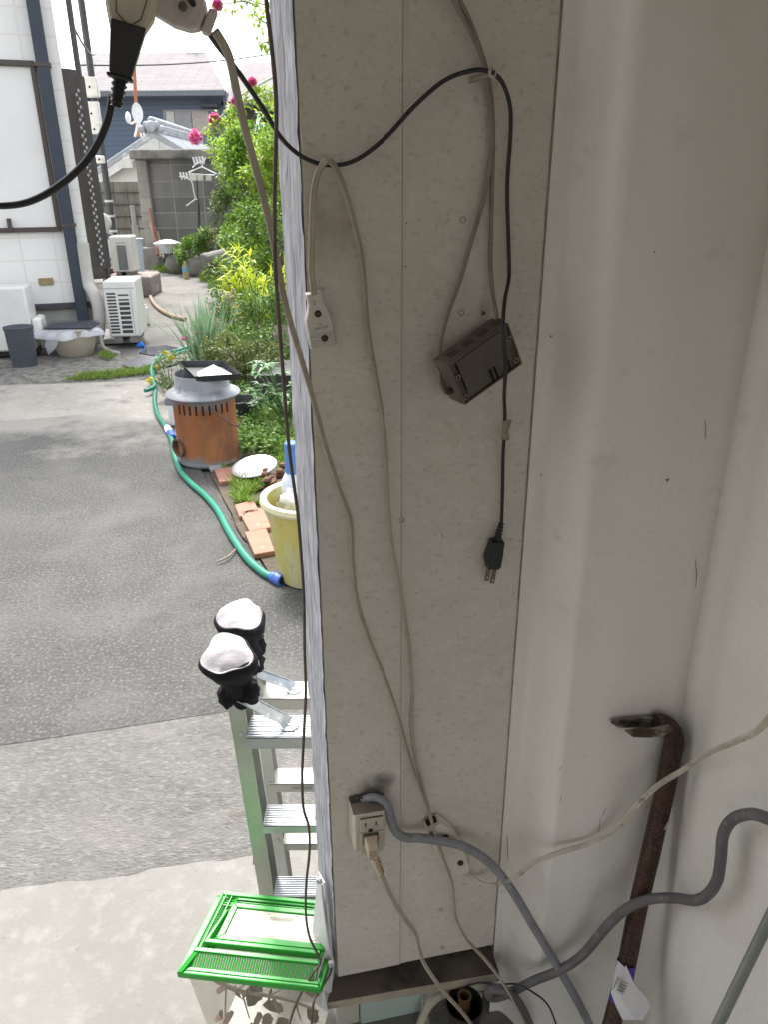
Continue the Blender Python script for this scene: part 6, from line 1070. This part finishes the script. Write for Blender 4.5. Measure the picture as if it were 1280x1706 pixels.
# broad leaved plant by the dark trough + trough
c = G(478, 712, .02); t = thing('broad_leaf_plant', 'broad leaved green plant growing at the board edge above the lawn', 'plant', c); mb = MB(); sm = MB(); r = random.Random(9)
for i in range(26):
    tip = V((c.x+r.uniform(-.2, .2), c.y+r.uniform(-.15, .25), .14+r.uniform(.0, .34))); sm.sweep(spline([c, c.lerp(tip, .5)+V((0, 0, .05)), tip], 4), circ(.004, 5))
    for j in range(9): a = 2*pi*j/9+r.random(); leaf(mb, tip, V((cos(a), sin(a), r.uniform(-.35, .5))), ZZ, r.uniform(.06, .1), r.uniform(.03, .045), .12, .2)
mb.build('foliage', leafmat('broad_leaf', [(.04, .13, .035), (.09, .22, .06), (.14, .28, .1), (.06, .16, .045)], .4), t, smooth=0); sm.build('stem', mat('stem2', (.12, .18, .06), rough=.6), t)
a = G(403, 697, .02); m = MB(); m.box((a.x, a.y+.45, .02), (a.x+1.4, a.y+.50, .23)); m.box((a.x, a.y+.501, .02), (a.x+.05, a.y+1.2, .23)); m.box((a.x+.05, a.y+.505, .02), (a.x+1.4, a.y+1.2, .19)); single('black_trough', m, mat('trough_black', (.02, .022, .024), (.035, .036, .038), 10, .5), 'black plastic trough edge running behind the lawn', 'trough', bevel=.006)
# tiny clump by stove, weeds, grass
c = G(287, 672, .02); t = thing('weedy_plant', 'loose weedy plant beside the hose behind the stove', 'plant', c); mb = MB(); crown(mb, c+V((.02, .1, .2)), (.17, .15, .2), 700, .035, 31, 14); mb.build('foliage', leafmat('weed2', [(.1, .17, .06), (.2, .28, .1), (.14, .2, .07)], .5), t, smooth=0); sm = MB()
for i in range(12): sm.cyl(c, c+V((rng.uniform(-.15, .18), rng.uniform(-.05, .2), rng.uniform(.2, .4))), .004, .002, 5)
sm.build('stem', mat('stem3', (.15, .17, .07), rough=.7), t)
GM = leafmat('grass_blade', [(.1, .2, .02), (.18, .3, .035), (.26, .36, .06), (.13, .24, .03), (.34, .36, .12)], .5, .4)
def inpoly(x, y, P):
    c_ = False; j = len(P)-1
    for i in range(len(P)):
        if (P[i].y > y) != (P[j].y > y) and x < (P[j].x-P[i].x)*(y-P[i].y)/(P[j].y-P[i].y)+P[i].x: c_ = not c_
        j = i
    return c_
def grass(px, n, h, w_, seed, mt=GM, z=.02, name='grass', patchy=.0):
    P = [G(*p) for p in px]; r = random.Random(seed); x0, x1 = min(p.x for p in P), max(p.x for p in P); y0, y1 = min(p.y for p in P), max(p.y for p in P); mb = MB(); k = 0; g = 0
    while k < n and g < n*20:
        g += 1; x, y = r.uniform(x0, x1), r.uniform(y0, y1)
        if not inpoly(x, y, P): continue
        if NZ.noise(V((x*3, y*3, seed))) < patchy: continue
        k += 1; blades(mb, V((x, y, z)), 1, h*r.uniform(.5, 1.2), .0, w_, r.random(), .5)
    o = mb.build(name, mt, None, smooth=0); o['kind'] = 'stuff'; return o
grass([(400, 700), (470, 690), (500, 760), (500, 850), (468, 790), (462, 762), (420, 758), (388, 768), (400, 740)], 4200, .075, .007, 1, patchy=-.25)
grass([(385, 808), (440, 803), (480, 800), (480, 850), (430, 848), (392, 846)], 1500, .065, .007, 2, patchy=-.1)
grass([(108, 638), (110, 630), (190, 625), (262, 615), (262, 624), (190, 634)], 1300, .06, .008, 3, patchy=-.1)
grass([(162, 598), (175, 592), (192, 598), (180, 603)], 160, .07, .008, 4)
grass([(246, 455), (262, 447), (290, 452), (286, 458)], 500, .12, .014, 5); grass([(330, 470), (345, 455), (390, 455), (400, 480), (370, 490)], 1500, .12, .012, 6)
grass([(330, 640), (350, 600), (480, 600), (480, 690), (400, 690)], 1800, .11, .008, 7, leafmat('weedy_grass', [(.1, .16, .03), (.2, .26, .06), (.26, .24, .1)], .5)); grass([(340, 740), (400, 765), (400, 790), (372, 790)], 300, .06, .006, 8)
mb = MB(); r = random.Random(44)
for i in range(900):
    px, py = r.uniform(385, 480), r.uniform(640, 760); p = G(px, py, .03)
    for j in range(3): leaf(mb, p+V((r.gauss(0, .03), r.gauss(0, .03), r.uniform(0, .1))), rv(r)+V((0, 0, .5)), ZZ, .035, .022)
kind(mb.build('ground_cover', LM4, None, smooth=0), 'stuff')
# crape myrtle branches with pink flowers reaching in from the right, trunk hidden behind the boards
PINK = leafmat('pink_blossom', [(.7, .1, .3), (.85, .25, .5), (.75, .15, .38)], .5, .35)
cm = thing('crape_myrtle', 'flowering tree whose pink tipped branches arch over the garden', 'tree', V((P3(520, 400, 10.5).x, 10.5, .02)))
base = V((P3(520, 400, 10.5).x, 10.5, .02)); sm = MB(); lf = MB(); fl = MB(); r = random.Random(21)
S = spline([base, base+V((.05, 0, 1.2)), base+V((-.05, 0, 2.3))], 6); sm.sweep(S, circ(1, 8), scales=[.07-.03*i/len(S) for i in range(len(S))]); top = S[-1]
tw_ = MB()
def spray(P, n, ls, fr_=None, d=10.5):
    S = spline([Yp(x, y, dd) for x, y, dd in P], 8); tw_.sweep(S, circ(1, 5), scales=[.014-.010*i/len(S) for i in range(len(S))])
    for i in range(n):
        p = S[r.randrange(len(S))]+rv(r)*.06; leaf(lf, p, rv(r)+V((0, 0, -.2)), ZZ, ls*r.uniform(.7, 1.2), ls*.55*r.uniform(.7, 1.2), .15, .2)
    if fr_:
        for x, y, rr_ in fr_:
            q = Yp(x, y, P[-1][2])
            for i in range(220): dd = rv(r); leaf(fl, q+dd*rr_*r.random()**.5, dd+rv(r)*.5, ZZ, .035, .03, .3)
spray([(530, 60, 10.5), (480, 20, 10), (430, 5, 9.4), (390, -10, 9)], 90, .09); spray([(480, 60, 10.3), (445, 40, 9.8), (420, 22, 9.5)], 60, .09)
spray([(460, 85, 10.2), (445, 70, 9.8), (430, 78, 9.8)], 60, .09); spray([(430, 10, 9.5), (405, 2, 9.2), (385, 5, 9.1), (362, 5, 9)], 36, .08, [(362, 8, .035)])
spray([(520, 110, 10.2), (470, 150, 9.8), (420, 150, 9.6)], 120, .085, [(420, 137, .03)]); spray([(470, 150, 10), (420, 165, 9.7), (385, 190, 9.5), (352, 218, 9.4)], 150, .09); spray([(470, 120, 10), (400, 160, 9.6), (370, 192, 9.5), (328, 226, 9.4)], 14, .06, [(325, 228, .065)]); spray([(400, 170, 9.7), (375, 190, 9.6), (357, 198, 9.5)], 50, .08, [(357, 199, .055), (392, 168, .03)])
tw_.build('twigs', mat('pale_twig', (.5, .5, .46), rough=.6), cm); sm.build('trunk', BARK, cm); crown(lf, top+V((.3, .2, .2)), (.9, .8, .9), 2200, .085, 77, 30); lf.build('crown', LM2, cm, smooth=0); fl.build('blossom', PINK, cm, smooth=0)
shrub('garden_bush', 'pale green shrub under the pink branches beside the green awning', 'bush', P3(452, 262, 10.8), (.35, .35, .5), 1600, .08, LM2, 23, 'bushes along the garden', clumps=18, base=V((P3(470, 400, 10.8).x, 10.8, .02)))
